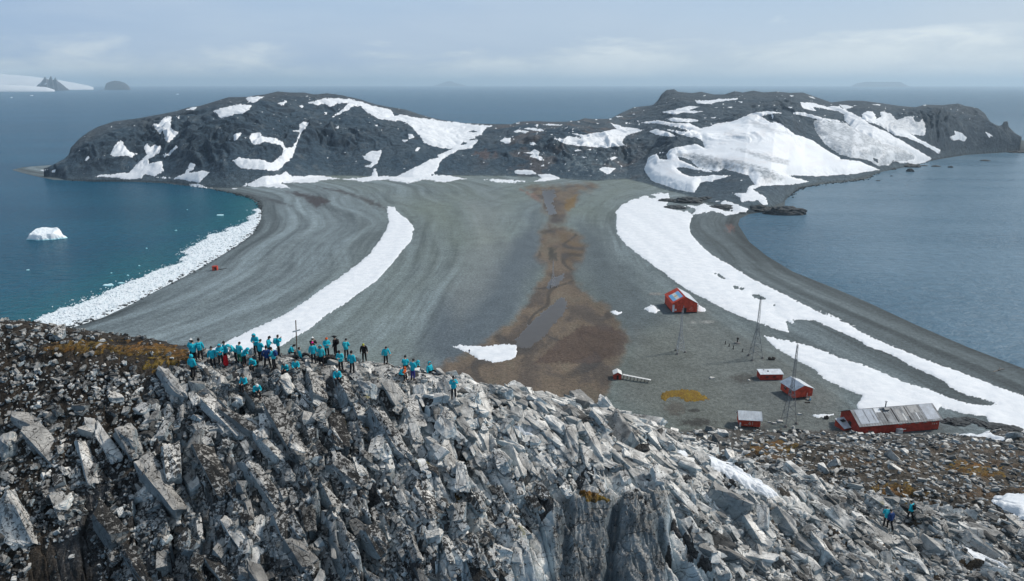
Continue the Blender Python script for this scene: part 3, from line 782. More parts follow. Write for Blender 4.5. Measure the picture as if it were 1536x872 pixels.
S = 'snow lying on the gravel beach'
strip = zJ([(945, 105), (985, 110), (1010, 140), (1045, 165), (1090, 210), (1095, 235), (1080, 295), (1020, 360), (990, 400), (930, 470), (880, 520), (800, 580), (700, 650), (620, 700), (520, 780), (430, 830), (380, 860), (200, 1000), (0, 1000),
            (-60, 910), (20, 868), (120, 820), (270, 750), (400, 690), (520, 610), (600, 550), (690, 490), (790, 420), (850, 365), (900, 300), (940, 240), (955, 190), (945, 140)])
snow('snow_patch', 'long curved strip of white snow on the gravel behind the hikers', strip, .28, 3.0, group=S)
main = zG([(275, 120), (320, 115), (390, 112), (400, 150), (375, 185), (440, 210), (500, 215), (530, 240), (510, 290), (515, 340), (575, 410), (640, 465), (740, 520), (850, 590), (990, 660), (1130, 730), (1250, 790), (1450, 870)]) + \
       zH([(350, 95), (480, 150), (600, 225), (740, 290), (880, 345), (1060, 415), (1200, 465), (1340, 520), (1517, 585)]) + [(1620, 632), (1640, 700), (1536, 655)] + \
       zH([(1480, 770), (1400, 765), (1330, 775), (1300, 700), (1180, 690), (1045, 650), (1000, 690), (600, 690), (560, 640), (600, 585), (500, 545), (380, 490), (330, 440), (200, 370), (100, 310), (30, 240), (90, 250), (300, 300), (450, 355), (650, 425),
           (850, 510), (1000, 555), (1100, 595), (1200, 625), (1310, 640), (1370, 630), (1300, 610), (1190, 580), (1100, 540), (1060, 500), (960, 455), (860, 410), (760, 350), (640, 310), (560, 260), (400, 190), (320, 155), (200, 150), (215, 175), (165, 160), (180, 225), (100, 205), (0, 170)]) + \
       zG([(960, 870), (830, 830), (700, 770), (560, 700), (430, 620), (330, 545), (250, 490), (150, 410), (100, 350), (90, 300), (95, 240), (85, 220), (120, 180), (180, 150)])
holes = [zG([(865, 690), (900, 690), (950, 715), (910, 718), (880, 708)]), zG([(760, 643), (820, 655), (815, 664), (770, 655)]), zG([(650, 570), (690, 582), (720, 606), (690, 595)]), zG([(270, 120), (320, 132), (318, 142), (280, 136)]), zG([(985, 745), (998, 748), (990, 753)])]
snow('snow_patch', 'huge white snowbank sweeping along the right beach past the red hangar', main, .32, 3.0, holes=holes, group=S)
snow('snow_patch', 'white snow lobe in front of the mud with a tiny hiker on it', zL([(135, 435), (180, 427), (300, 435), (420, 422), (490, 430), (494, 490), (450, 510), (370, 524), (280, 505), (225, 470), (180, 455)]), .25, group=S)
snow('snow_patch', 'small snow patch left of the red hangar wall', zL([(1187, 232), (1215, 212), (1240, 208), (1265, 240), (1250, 254), (1210, 250)]), .5, group=S)
snow('snow_patch', 'thin snow sliver on the mud edge further left of the hangar', zL([(990, 243), (1020, 238), (1068, 248), (1060, 262), (1030, 264)]), .35, group=S)
snow('snow_patch', 'small snow patch against the right wall of the hangar', [(1046, 456), (1059, 464), (1058, 468), (1047, 467.5)], .5, group=S)
snow('snow_patch', 'flat snow sliver beside the dark drum near the longhouse', zH([(310, 692), (380, 686), (450, 688), (400, 702), (350, 712), (320, 702)]), .4, group=S)
snow('snow_patch', 'snow among dark rocks between headland and right bay point', [zG([(480, 190), (510, 182), (550, 190), (590, 170), (640, 185), (720, 215), (765, 218), (650, 158), (720, 156), (850, 200), (850, 218), (720, 242), (640, 215), (560, 235), (520, 236), (550, 205)]),], .6, group=S)
snow('snow_patch', 'ragged snow tongue above the rocky point in the right bay', zG([(750, 112), (830, 112), (850, 70), (880, 66), (920, 72), (870, 90), (900, 110), (945, 140), (958, 180), (930, 185), (900, 160), (800, 165), (810, 150)]), .6, group=S)

SL = 'snow patches on the left headland'
Lp = [
 ('triangular snow patch under the cliff at the far left', zA([(842, 535), (870, 470), (900, 425), (930, 412), (960, 460), (1000, 505), (1055, 510), (1010, 545), (960, 530), (900, 538)])),
 ('broad L shaped snowfield running down to the left bay', zA([(722, 700), (760, 680), (990, 660), (1060, 590), (1130, 520), (1095, 460), (1135, 440), (1150, 465), (1190, 445), (1240, 460), (1225, 510), (1140, 560), (1145, 590), (1245, 570), (1255, 650), (1190, 690), (1110, 670), (1085, 705), (1000, 715), (880, 700)])),
 ('forked snow patch high on the left cliff', zA([(1160, 280), (1210, 290), (1265, 235), (1312, 235), (1310, 325), (1378, 350), (1300, 432), (1270, 410), (1250, 330), (1230, 365), (1200, 330)])),
 ('narrow slanting snow streak below the forked patch', zA([(1245, 520), (1290, 510), (1355, 450), (1366, 465), (1300, 530), (1265, 543)])),
 ('small snow wedge on the leftmost cliff foot', zA([(650, 570), (685, 520), (688, 545), (665, 570)])),
 ('snow fan with two arms at the head of the left bay', [zA([(1205, 700), (1250, 690), (1330, 705), (1420, 670), (1465, 580), (1505, 605), (1450, 665), (1536, 675)])[0:7] + zB([(20, 665), (130, 645), (172, 660), (100, 738), (0, 722)]) + zA([(1400, 715), (1300, 708)])]),
 ('flat snow strip on the shingle below the snow fan', zB([(0, 760), (40, 745), (110, 750), (130, 765), (210, 780), (100, 778)])),
 ('snow sliver on the skyline of the left headland', zB([(0, 175), (40, 162), (78, 158), (70, 170), (20, 180)])),
 ('wide snow patch just below the left summit', zB([(205, 190), (260, 165), (400, 137), (500, 145), (470, 185), (440, 205), (380, 215), (265, 242)])),
 ('small bright snow patch on the left summit edge', zB([(458, 90), (480, 78), (595, 78), (530, 120), (475, 124)])),
 ('hooked little snow patch right of the left summit', zB([(705, 130), (755, 112), (718, 100), (740, 95), (778, 118), (730, 146)])),
 ('large curling snow tongue in the middle of the left headland', zB([(353, 570), (400, 542), (500, 560), (560, 558), (650, 585), (720, 540), (745, 485), (722, 450), (600, 425), (510, 452), (480, 395), (500, 362), (560, 352), (590, 388), (660, 390), (740, 425), (755, 470), (810, 465), (845, 420), (870, 350), (815, 342), (865, 335), (862, 290), (900, 272), (950, 275), (885, 345), (848, 430), (818, 535), (700, 645), (640, 645), (420, 628), (380, 600)])),
 ('little snow scrap left of the curling tongue', zB([(360, 368), (410, 350), (425, 360), (380, 415), (360, 408)])),
 ('snow apron at the foot of the left headland by the beach ridges', zB([(428, 765), (500, 735), (580, 690), (720, 675), (760, 652), (815, 690), (1000, 682), (1180, 708), (1000, 722), (1016, 738), (870, 738), (730, 740), (800, 785), (640, 770), (520, 768)])),
 ('small arrow shaped snow patch in a gully of the left headland', zC([(220, 540), (290, 495), (365, 490), (372, 512), (340, 590), (290, 622), (235, 612), (310, 590)])),
 ('great snowfield draped over the shoulder of the left headland', [zB([(930, 125), (1040, 95), (1090, 87), (1250, 97)]) + zC([(100, 92), (180, 108), (300, 145), (440, 180), (470, 225), (540, 215), (600, 232), (700, 245), (900, 270), (1080, 292), (1228, 298), (1160, 325), (1140, 370), (1080, 385), (1110, 420), (1060, 475), (960, 490), (860, 545), (820, 580), (800, 640), (755, 680), (850, 678), (900, 685), (1022, 708), (850, 735), (700, 715), (570, 742), (400, 715), (240, 730), (70, 712), (230, 700), (290, 690), (320, 620), (345, 690), (480, 690), (600, 635), (740, 560), (810, 548), (800, 525), (912, 482), (770, 460), (700, 435), (660, 370), (600, 310), (550, 270), (440, 260), (350, 250), (250, 195), (210, 148), (165, 150), (0, 235)]) + zB([(1115, 235), (1200, 170), (1245, 125), (1160, 130), (1098, 158), (1060, 130), (1000, 140)])]),
 ('pair of snow scraps above the gully patch', [zC([(575, 362), (610, 368), (620, 395), (580, 402)]), zC([(520, 408), (575, 410), (550, 432)])]),
 ('oval snow scrap beside reddish ground on the headland', zC([(622, 495), (640, 468), (665, 470), (645, 500)])),
 ('flat snow strip at the hill foot near the stream head', zC([(1148, 715), (1250, 712), (1400, 722), (1480, 724), (1400, 738), (1260, 735)])),
]
GREAT_HOLES = [zC([(1050, 345), (1075, 336), (1100, 347), (1075, 357)]), zC([(975, 442), (1000, 428), (1030, 432), (1005, 452)]), zC([(1045, 408), (1070, 400), (1095, 406), (1070, 414)])]
snow_set(Lp, SL, thick=.8, soft=2.0)
SM = 'snow patches on the saddle between the headlands'
Mp = [
 ('largest snow patch on the saddle with ragged left fingers', zD([(460, 398), (545, 400), (580, 378), (690, 405), (660, 378), (555, 350), (690, 370), (820, 352), (945, 325), (900, 280), (1000, 308), (1165, 332), (1020, 375), (985, 430), (1020, 452), (880, 470), (760, 465), (560, 445)])),
 ('left one of two thin snow strips on the saddle top', zD([(158, 345), (190, 330), (272, 345), (250, 352), (170, 352)])),
 ('right one of two thin snow strips on the saddle top', zD([(232, 322), (260, 317), (370, 325), (412, 346), (330, 342)])),
 ('snow sliver just under the saddle skyline', zD([(368, 290), (440, 287), (525, 296), (440, 300)])),
 ('blunt snow patch on the left of the saddle', zD([(52, 415), (90, 395), (138, 392), (125, 440), (95, 438)])),
 ('notched snow patch in the middle of the saddle face', zD([(232, 510), (280, 505), (320, 482), (355, 500), (345, 530), (380, 545), (378, 572), (330, 555), (280, 535), (310, 520)])),
 ('spiky little snow scrap above the notched patch', zD([(275, 430), (300, 422), (328, 432), (310, 450), (285, 450)])),
 ('knobbly snow strip low on the saddle', zD([(155, 650), (190, 638), (300, 642), (330, 668), (250, 678), (170, 670)])),
 ('triangular snow patch above the stream head', zD([(340, 675), (430, 668), (518, 705), (420, 725), (310, 730), (370, 705)])),
 ('star shaped snow scrap on pale rubble of the saddle', zD([(810, 635), (860, 615), (940, 628), (900, 665), (870, 672)])),
 ('thin snow scrap on grey rubble under the ragged patch', [zD([(622, 488), (650, 482), (675, 490), (630, 500)]), zD([(705, 482), (775, 478), (740, 490)]), zD([(893, 548), (940, 535), (955, 545), (910, 570)]), zD([(678, 540), (700, 540), (712, 558)])]),
]
snow_set(Mp, SM, thick=.7, soft=1.8, rag=.8)
SR = 'snow patches on the right headland'
def dirt(c):
    m = np.zeros(GX.shape)
    for pl, a in ((zE([(270, 530), (360, 530), (560, 565), (640, 600), (860, 660), (1020, 690), (1110, 735), (950, 740), (880, 680), (760, 640), (600, 640), (470, 620), (380, 560)]), 1.0), (zE([(700, 500), (800, 505), (960, 545), (1150, 590), (1130, 625), (980, 590), (860, 540)]), .7),
                  (zE([(840, 275), (900, 290), (1050, 345), (1150, 370), (1180, 400), (1000, 360), (880, 315)]), .45), (zE([(650, 365), (740, 385), (770, 415), (700, 390)]), .35), (zE([(560, 580), (740, 590), (1020, 680), (1000, 690), (700, 610)]), .9)):
        d = sdpoly(PXG, PYG, pl, 12); m = np.maximum(m, a * sstep(-3, 3, d + 2.5 * fbm(PXG / 6, PYG / 2.5, 401, 3)))
    c[..., 0] = m; c[..., 1] = .35 * sstep(.0, .6, fbm(PXG / 40, PYG / 12, 403, 4, .6))
glac = zE([(0, 280), (130, 258), (240, 280), (375, 282), (460, 320), (520, 310), (590, 285), (720, 265), (790, 235), (880, 200), (1000, 190), (1110, 205), (1020, 205), (1030, 270), (1090, 290), (1190, 370), (1310, 405), (1420, 480), (1536, 548)]) + zF([(120, 555), (270, 575), (430, 640), (200, 675), (0, 685)]) + \
       zE([(1380, 690), (1130, 680), (1180, 700), (1300, 730), (1200, 748), (1020, 760), (890, 765), (830, 680), (640, 630), (600, 655), (450, 625), (380, 560), (290, 535), (300, 560), (430, 620), (570, 655), (480, 660), (300, 620), (280, 632), (380, 690), (500, 690), (560, 680), (690, 685), (560, 725), (470, 735), (415, 815), (280, 790), (90, 725), (30, 635), (65, 545), (150, 505), (215, 510), (215, 490), (280, 465), (400, 450), (430, 440), (500, 475), (480, 420), (420, 385), (300, 350), (380, 340), (280, 310), (150, 285)])
snow('snow_field', 'vast smooth glacier snowfield with dirty grey bands on the right headland', [glac], 2.0, 3.0, mat='glacier', cat='glacier', group='glacier ice of the right headland', flat=1.0, cols=dirt, rag=.9,
     holes=[zE([(930, 225), (1010, 210), (1025, 280), (980, 262)]), zE([(280, 630), (330, 622), (560, 660), (500, 690), (380, 690), (320, 665)]), zE([(130, 520), (190, 505), (215, 560), (150, 560)])])
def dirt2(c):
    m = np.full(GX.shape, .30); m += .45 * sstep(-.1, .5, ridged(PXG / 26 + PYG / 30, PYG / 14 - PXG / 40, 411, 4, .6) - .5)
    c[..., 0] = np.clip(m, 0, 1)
def dirt3(c):
    c[..., 0] = .62; c[..., 1] = 0
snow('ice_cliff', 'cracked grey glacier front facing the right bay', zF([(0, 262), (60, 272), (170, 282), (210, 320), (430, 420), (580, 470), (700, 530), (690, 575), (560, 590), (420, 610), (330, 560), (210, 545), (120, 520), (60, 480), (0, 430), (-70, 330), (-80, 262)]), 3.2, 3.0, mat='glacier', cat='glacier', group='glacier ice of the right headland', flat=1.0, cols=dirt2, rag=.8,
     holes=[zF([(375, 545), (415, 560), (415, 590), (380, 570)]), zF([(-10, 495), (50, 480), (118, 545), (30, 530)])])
snow('snow_patch', 'white snow ramp slanting from the skyline to the right bay', zF([(20, 160), (60, 150), (120, 158), (290, 240), (350, 290), (470, 345), (620, 430), (828, 552), (780, 580), (700, 598), (640, 582), (480, 605), (430, 630), (560, 560), (690, 560), (690, 530), (560, 475), (420, 420), (230, 330), (160, 262), (155, 215), (100, 185)]), 2.2, 2.6, mat='snow', group=SR, flat=.9, rag=.8)
snow('snow_patch', 'snow ledge along the cliff edge above the grey glacier front', [zE([(1175, 195), (1260, 200), (1400, 240), (1536, 262), (1536, 275), (1400, 262), (1280, 230), (1180, 210)]) ], 1.2, 1.6, group=SR, rag=.7)
snow('snow_patch', 'blue grey ice slope under the dark cliff of the right headland', zF([(290, 215), (330, 190), (385, 200), (405, 250), (440, 235), (430, 195), (510, 205), (560, 262), (640, 225), (680, 235), (700, 270), (735, 275), (755, 248), (780, 320), (775, 370), (720, 375), (660, 360), (740, 410), (860, 470), (935, 512), (880, 515), (760, 445), (620, 385), (545, 375), (430, 300), (300, 258)]), 1.6, 2.0, mat='glacier', cat='glacier', cols=lambda c: c.__setitem__((Ellipsis, 0), .62 * sstep(1310, 1345, PXG) * sstep(208, 190, PYG)), group='glacier ice of the right headland', flat=.5, rag=1.0)  # grey ice tone grows towards the upper right
Rp = [
 ('snow wedge at the foot of the rightmost dark cliff', zF([(955, 390), (1010, 370), (1000, 340), (1060, 355), (1100, 395), (1080, 425), (1040, 410), (985, 415)])),
 ('slim snow streak beside the sea stack', [zF([(1235, 345), (1275, 365), (1315, 395), (1270, 398)]), zF([(1360, 430), (1420, 450), (1500, 485), (1440, 482)])]),
 ('snow scrap at the waterline under the right cliff', [zF([(1112, 455), (1190, 495), (1150, 492)]), zF([(1198, 480), (1262, 492), (1240, 500)])]),
 ('snow fringe on the skyline of the right headland', [zF([(115, 138), (160, 142), (225, 155), (200, 168), (150, 172)]), zF([(362, 135), (440, 138), (430, 147), (380, 142)])]),
 ('forked snow patch behind the glacier top', zE([(1232, 120), (1330, 125), (1430, 155), (1536, 150), (1536, 195), (1420, 170), (1330, 160), (1355, 190), (1260, 170), (1240, 150)])),
 ('hooked snow patch below the rounded knob', zE([(150, 195), (230, 185), (380, 148), (455, 155), (370, 185), (490, 190), (420, 205), (320, 200), (280, 215)])),
 ('long snow strip right of the rounded knob', zE([(420, 105), (540, 105), (610, 95), (755, 88), (740, 100), (620, 115), (540, 132), (440, 132)])),
 ('lens of snow above the glacier on the left', zE([(212, 250), (260, 240), (440, 252), (455, 265), (380, 275), (250, 268)])),
 ('snow strip left of the glacier on brown ground', zE([(70, 345), (120, 325), (220, 350), (290, 385), (200, 385), (130, 370)])),
 ('slanting snow strip joining the glacier on its left edge', zE([(200, 330), (300, 340), (440, 365), (400, 392), (300, 365)])),
 ('tiny snow scraps on the bare top of the right headland', [zE([(535, 240), (590, 232), (575, 247)]), zE([(670, 158), (715, 153), (700, 166)]), zE([(752, 115), (785, 115), (785, 127)]), zE([(1130, 155), (1185, 158), (1150, 167)]), zE([(1290, 72), (1360, 95), (1330, 92)]), zE([(490, 262), (522, 268), (510, 276)]), zE([(1148, 68), (1185, 70), (1165, 77)])]),
]
snow_set(Rp, SR, thick=.9, soft=1.8, rag=.7)
CRUMBS += [zA([(310, 642), (385, 628), (388, 636), (330, 650)]), zA([(392, 650), (425, 636), (425, 660), (400, 662)])]
SPECKS = np.where((HT > .06) & (HT < .97), (fbm(PXG / 9, PYG / 3.4, 331, 4, .6) - 1.02 + .22 * sstep(720, 800, PXG) * sstep(1000, 940, PXG) + .10 * sstep(200, 190, PYG)) * 5, -9)
snow('snow', 'scattered snow crumbs across the dark slopes', [zB([(863, 150), (885, 140), (902, 155), (880, 165)]), zB([(1055, 197), (1080, 197), (1072, 212)]), zB([(1137, 320), (1170, 296), (1165, 325)]), zB([(905, 75), (940, 70), (920, 80)]), zC([(318, 295), (340, 292), (340, 312)]), zA([(1357, 240), (1380, 222), (1375, 250)]), zD([(543, 590), (560, 590), (552, 600)]), zC([(1405, 512), (1435, 512), (1420, 522)]), zB([(440, 390), (470, 395), (450, 400)]), zB([(340, 782), (395, 780), (370, 790)]), zB([(220, 822), (325, 838), (280, 838)])] + CRUMBS, .6, 1.5, extra=SPECKS, kind='stuff', cat='snow', rag=.4)

# moss on the plain
snow('moss_patch', 'ochre moss carpet on the gravel between the huts and the ridge', [(990, 590), (1000, 586), (1020, 584.5), (1045, 586), (1066, 598), (1062, 601), (1048, 602), (1030, 603), (1018, 597), (1004, 597), (998, 602), (990, 600)], .25, 3, mat='moss', cat='moss', rag=2.0, kind='stuff')
# puddles: thin still sheets of melt water in the mud
def puddle(label, poly):
    snow('meltwater_pool', label, poly, .05, 1.0, mat='puddle', cat='meltwater', kind='structure', rag=2.2)
puddle('grey meltwater pool tapering through the brown mud', [(844, 445), (852, 452), (851, 463), (833, 486), (816, 507), (794, 524), (775, 523), (772, 510), (794, 485), (816, 466), (833, 452)])
puddle('grey meltwater channel at the head of the mud strip', [(811, 283.7), (832.5, 285), (834, 294), (828.5, 305), (838, 323), (822, 324), (816.7, 305)])
puddle('pale wet pan around the mast in the mud', [(826, 418), (845, 410), (848, 416), (836, 430), (822, 435), (818, 431)])

# ------------------------------------------------------------------ sea
def make_sea():
    ph = np.radians(np.concatenate([np.linspace(-180, -46, 60)[:-1], np.linspace(-46, 46, 420), np.linspace(46, 180, 60)[1:]]))
    r = np.concatenate([[5], np.geomspace(60, 3000, 420), np.geomspace(3000, 46000, 60)[1:]])
    P, Rr = np.meshgrid(ph, r); X = Rr * np.sin(P); Y = Rr * np.cos(P)
    d = -land_d(X, Y)
    dl = polyline_dist(X, Y, LS[:16]); dr = polyline_dist(X, Y, RS[6:])
    c = np.zeros(X.shape + (4,)); c[..., 3] = 1
    px, py, _ = project(X, Y, np.zeros_like(X))
    nn = fbm(X / 60, Y / 60, 501, 4, .6)
    shoal = np.exp(-np.maximum(dl, 0) / 62.0) * (1 + .5 * nn)
    c[..., 0] = np.clip(shoal, 0, 1) * .95 * (X < 0)
    right = sstep(-40, 120, X - .12 * Y - 80) * (1 - sstep(1300, 3200, Rr))
    c[..., 1] = np.clip(right * (.9 + .25 * fbm(X / 160, Y / 60, 503, 3)), 0, 1)
    V = np.stack([X.ravel(), Y.ravel(), np.zeros(X.size)], 1)
    used, fc = grid_cells(np.ones(X.shape, bool))
    o = link_mesh('sea', mesh_np('sea', V, fc, True, c.reshape(-1, 4)), MAT['sea'])
    tag(o, kind='structure')
make_sea()

def ground_z(x, y):
    x = np.atleast_1d(np.asarray(x, float)); y = np.atleast_1d(np.asarray(y, float))
    d = land_d(x, y); b = beach_z(d, x, y, polyline_dist(x, y, LS))
    return b
def G(px, py):
    """world point on the gravel plain seen at this photo pixel"""
    z = 4.0
    for _ in range(5):
        x, y = at_z(px, py, z); z = float(ground_z(x, y)[0])
    return Vector((float(x), float(y), z))
# ------------------------------------------------------------------ the rock ridge in the foreground
CTRL = [ # photo pixel, depth along the view axis (m)
 (-250, 480, 60), (-120, 482, 59), (0, 486, 57), (60, 494, 56.5), (130, 508, 55), (200, 518, 54), (290, 535, 53), (340, 548, 52.5), (385, 543, 53), (450, 538, 55), (550, 543, 56), (610, 553, 55), (650, 567, 53.5), (700, 592, 51.5), (760, 605, 51.5),
 (820, 614, 52), (900, 622, 53.5), (960, 635, 55), (1000, 654, 56), (1040, 678, 57), (1090, 704, 58),
 # face towards the camera
 (-200, 600, 52), (0, 580, 51.5), (150, 590, 50), (300, 600, 49), (450, 600, 49.5), (600, 620, 49), (750, 650, 49), (900, 660, 50), (1000, 690, 52),
 (-200, 720, 47), (0, 700, 46.5), (150, 700, 45.5), (300, 700, 45), (450, 710, 44.5), (600, 720, 44.5), (750, 715, 46), (860, 716, 46.5), (960, 728, 47), (1060, 735, 50), (1150, 745, 53),
 (-200, 872, 42.5), (0, 872, 41.5), (150, 872, 41), (300, 872, 40.5), (450, 872, 40), (600, 872, 40), (730, 872, 40.5), (820, 872, 42), (830, 760, 44.6), (900, 765, 44.8), (980, 770, 45.0), (900, 872, 42.9), (1000, 872, 42.8), (1080, 800, 47), (1100, 872, 44),
 (1200, 872, 45), (1200, 800, 50), (1280, 872, 46.5), (1400, 872, 48.5), (1536, 872, 51), (1700, 872, 53), (1700, 780, 64),
 # back of the right hand part, falling away to the huts
 (1120, 714, 61), (1180, 728, 60), (1240, 755, 57), (1300, 800, 54), (1330, 792, 56.5), (1365, 779, 59), (1400, 800, 57), (1480, 830, 55), (1536, 800, 60),
 (1190, 712, 74), (1260, 730, 68), (1330, 745, 68), (1420, 740, 72), (1536, 740, 78), (1700, 720, 85),
 (1150, 690, 92), (1220, 672, 100), (1300, 690, 95), (1400, 695, 100), (1536, 690, 105), (1700, 680, 112),
 (1130, 694, 140), (1220, 682, 146), (1330, 663, 148), (1440, 667, 145), (1536, 667, 150), (1700, 655, 155),
 (1150, 678, 172), (1220, 672, 176), (1250, 658, 188), (1300, 656, 186), (1400, 656, 186), (1480, 648, 198), (1560, 645, 205)]
CP3 = np.array([[float(v) for v in at_depth(*c)] for c in CTRL])
BEHIND = []
for (px, py, dd) in CTRL[:17]:                       # the far side of the crest drops out of sight
    x, y, z = [float(v) for v in at_depth(px, py, dd)]
    for k, (dy, dz) in enumerate(((16, 12.5), (38, 36), (66, 62), (100, 83))):
        zz = z - dz * (1 if px < 900 else 1 - .08 * k)
        BEHIND.append((x * (1 + dy / 120.), y + dy, max(zz, -3)))
for ang in np.linspace(-48, 5, 14):
    for r in (165, 215, 260): BEHIND.append((r * math.sin(rad(ang)), r * math.cos(rad(ang)), -4))
for ang in (12, 18, 24, 30, 36, 42, 48):
    for r in (225, 265): BEHIND.append((r * math.sin(rad(ang)), r * math.cos(rad(ang)), -3 if r < 240 else -8))
BEHIND += [(12, 105, 24), (19, 125, 12), (20, 150, 3), (32, 160, 5), (28, 180, 0)]
NEAR = [(r * math.sin(rad(a)), r * math.cos(rad(a)), z) for a in (-50, -35, -20, -8, 4, 16, 28, 40, 52) for r, z in ((26, 58), (16, 46))]
PTS = np.array(list(map(tuple, CP3)) + BEHIND + NEAR)
def tps_fit(P):
    n = len(P); A = np.zeros((n + 3, n + 3)); xy = P[:, :2] / 50
    d2 = ((xy[:, None] - xy[None]) ** 2).sum(-1)
    A[:n, :n] = .5 * d2 * np.log(d2 + 1e-12) + np.eye(n) * 2e-4
    A[:n, n] = 1; A[:n, n + 1:] = xy; A[n:, :n] = A[:n, n:].T
    return np.linalg.solve(A, np.concatenate([P[:, 2], np.zeros(3)]))
TW = tps_fit(PTS)
def ridge_base(x, y):
    sh = x.shape; x = x.ravel() / 50; y = y.ravel() / 50
    n = len(PTS); out = TW[n] + TW[n + 1] * x + TW[n + 2] * y
    for i in range(n):
        d2 = (x - PTS[i, 0] / 50) ** 2 + (y - PTS[i, 1] / 50) ** 2
        out = out + TW[i] * .5 * d2 * np.log(d2 + 1e-12)
    return out.reshape(sh)

STRIKE = rad(-56)                                     # joints run away from the viewer to the left
def blocks(x, y, la, lb, seed, amp, tilt, ang=STRIKE, crack=.35):
    wx = x + .5 * la * .35 * perlin(x / la, y / la, seed + 50); wy = y + .5 * la * .35 * perlin(x / la, y / la, seed + 51)
    a = (wx * math.cos(ang) + wy * math.sin(ang)) / la; b = (-wx * math.sin(ang) + wy * math.cos(ang)) / lb
    ia = np.floor(a).astype(np.int64); ib = np.floor(b).astype(np.int64)
    f1 = np.full(x.shape, 9.0); f2 = np.full(x.shape, 9.0); h = np.zeros(x.shape)
    for i in (-1, 0, 1):
        for j in (-1, 0, 1):
            ca = ia + i; cb = ib + j
            pa = ca + .15 + .7 * rnd01(ca, cb, seed); pb = cb + .15 + .7 * rnd01(ca, cb, seed + 1)
            d = np.maximum(np.abs(a - pa), np.abs(b - pb)) * .7 + .3 * np.hypot(a - pa, b - pb)
            hh = (rnd01(ca, cb, seed + 2) - .5) * amp + (a - pa) * la * tilt * .4 * (rnd01(ca, cb, seed + 3) - .6) + (b - pb) * lb * tilt * (.35 + rnd01(ca, cb, seed + 4))
            new = d < f1
            f2 = np.where(new, f1, np.minimum(f2, d)); h = np.where(new, hh, h); f1 = np.minimum(f1, d)
    return h - crack * np.exp(-(f2 - f1) * lb / .10)

def make_ridge_grid():
    ph = np.radians(np.linspace(-47, 47, 1150))
    r = np.concatenate([np.linspace(24, 33, 30)[:-1], np.linspace(33, 66, 470)[:-1], np.geomspace(66, 235, 300)])
    P, R = np.meshgrid(ph, r)
    return P, R, r, ph
RP, RR_, R_r, R_ph = make_ridge_grid()
RX = RR_ * np.sin(RP); RY = RR_ * np.cos(RP)
RZ0 = ridge_base(RX, RY)
RPX, RPY, RW = project(RX, RY, RZ0)
def slabness(px, py):
    return np.clip(sstep(170, 330, px) * (1 - .55 * sstep(1080, 1250, px)) + .55 * sstep(600, 760, py) * sstep(20, 160, px), 0, 1)
near_w = 1 - sstep(62, 85, RR_)
SLB = slabness(RPX, RPY) * near_w
DISP = SLB * (blocks(RX, RY, 5.2, 1.5, 601, 1.15, .75, crack=.6) + .6 * blocks(RX, RY, 1.9, .7, 611, .6, .6, crack=.3)) + (1 - SLB) * .35 * near_w * blocks(RX, RY, 1.6, .9, 621, .5, .4, crack=.15)
cliff = sstep(6, -6, np.abs(RPX - 915) - 85) * sstep(728, 760, RPY)
DISP = DISP * (1 - .5 * cliff) + cliff * .4 * ridged(RX / 1.3, RY / 2.2, 641, 5)
for _x0, _y0, _x1, _y1, _dp in ((926, 738, 912, 890, 1.6), (985, 785, 1036, 890, 1.8), (852, 760, 846, 890, .7)):
    _sx = _x0 + (_x1 - _x0) * (RPY - _y0) / (_y1 - _y0); DISP = DISP - _dp * np.exp(-((RPX - _sx) / 8.0) ** 2) * sstep(_y0 - 6, _y0 + 16, RPY)
DISP = DISP + (.30 * fbm(RX / 2.4, RY / 2.4, 631, 5, .55) + .5 * fbm(RX / 9, RY / 9, 633, 3)) * (.4 + .6 * near_w) + (1 - near_w) * (.8 * ridged(RX / 9, RY / 9, 637, 4) - .5)
_cx = np.array([c[:2] for c in CTRL[:17]], float); crest_y = np.interp(RPX, _cx[:, 0], _cx[:, 1], right=9e9 * 0 + 690)
DISP = DISP * np.where(RPX < 1100, .22 + .78 * sstep(0, 55, RPY - crest_y), 1)
RZ = RZ0 + DISP
RPX, RPY, RW = project(RX, RY, RZ)
dzr = np.gradient(RZ, axis=0) / np.gradient(R_r)[:, None]; dzp = np.gradient(RZ, axis=1) / (RR_ * (R_ph[1] - R_ph[0]))
RGX = dzr * np.sin(RP) + dzp * np.cos(RP); RGY = dzr * np.cos(RP) - dzp * np.sin(RP)
RBG = beach_z(land_d(RX, RY), RX, RY)
def ridge_cols():
    c = np.zeros(RX.shape + (4,)); c[..., 3] = 1; k = c[..., :3]
    k[...] = (.050, .042, .034)
    n = fbm(RX / 3, RY / 3, 701, 5, .6)
    k[...] = paint(k, (.013, .0115, .010), sstep(-.1, .5, n) * .8)
    k[...] = paint(k, (.085, .086, .088), sstep(.25, .7, SLB + .3 * fbm(RX / 5, RY / 5, 703, 4)) * .75)
    rt = sstep(1060, 1180, RPX) * sstep(640, 690, RPY)
    k[...] = paint(k, (.10, .088, .072), rt * .8)
    k[...] = paint(k, (.13, .085, .05), rt * sstep(.15, .6, fbm(RX / 12, RY / 12, 705, 4, .6)) * .7)
    k[...] = paint(k, (.105, .118, .125), cliff * (.75 + .25 * np.clip(n, -1, 1)))
    seam = (np.abs(RPX - (925 - .12 * (RPY - 740))) < 9 + 5 * n) & (RPY > 742)
    k[...] = paint(k, (.012, .012, .013), seam * cliff)
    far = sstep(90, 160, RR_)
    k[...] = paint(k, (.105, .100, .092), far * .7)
    return c
RC = ridge_cols()
_bn = fbm(RX / 2.2, RY / 2.2, 711, 4, .6)
BED = np.clip(np.maximum(SLB + .45 * _bn - .62, 0) * 3, 0, 1); BED = np.maximum(BED, cliff)      # where bare bedrock shows instead of soil
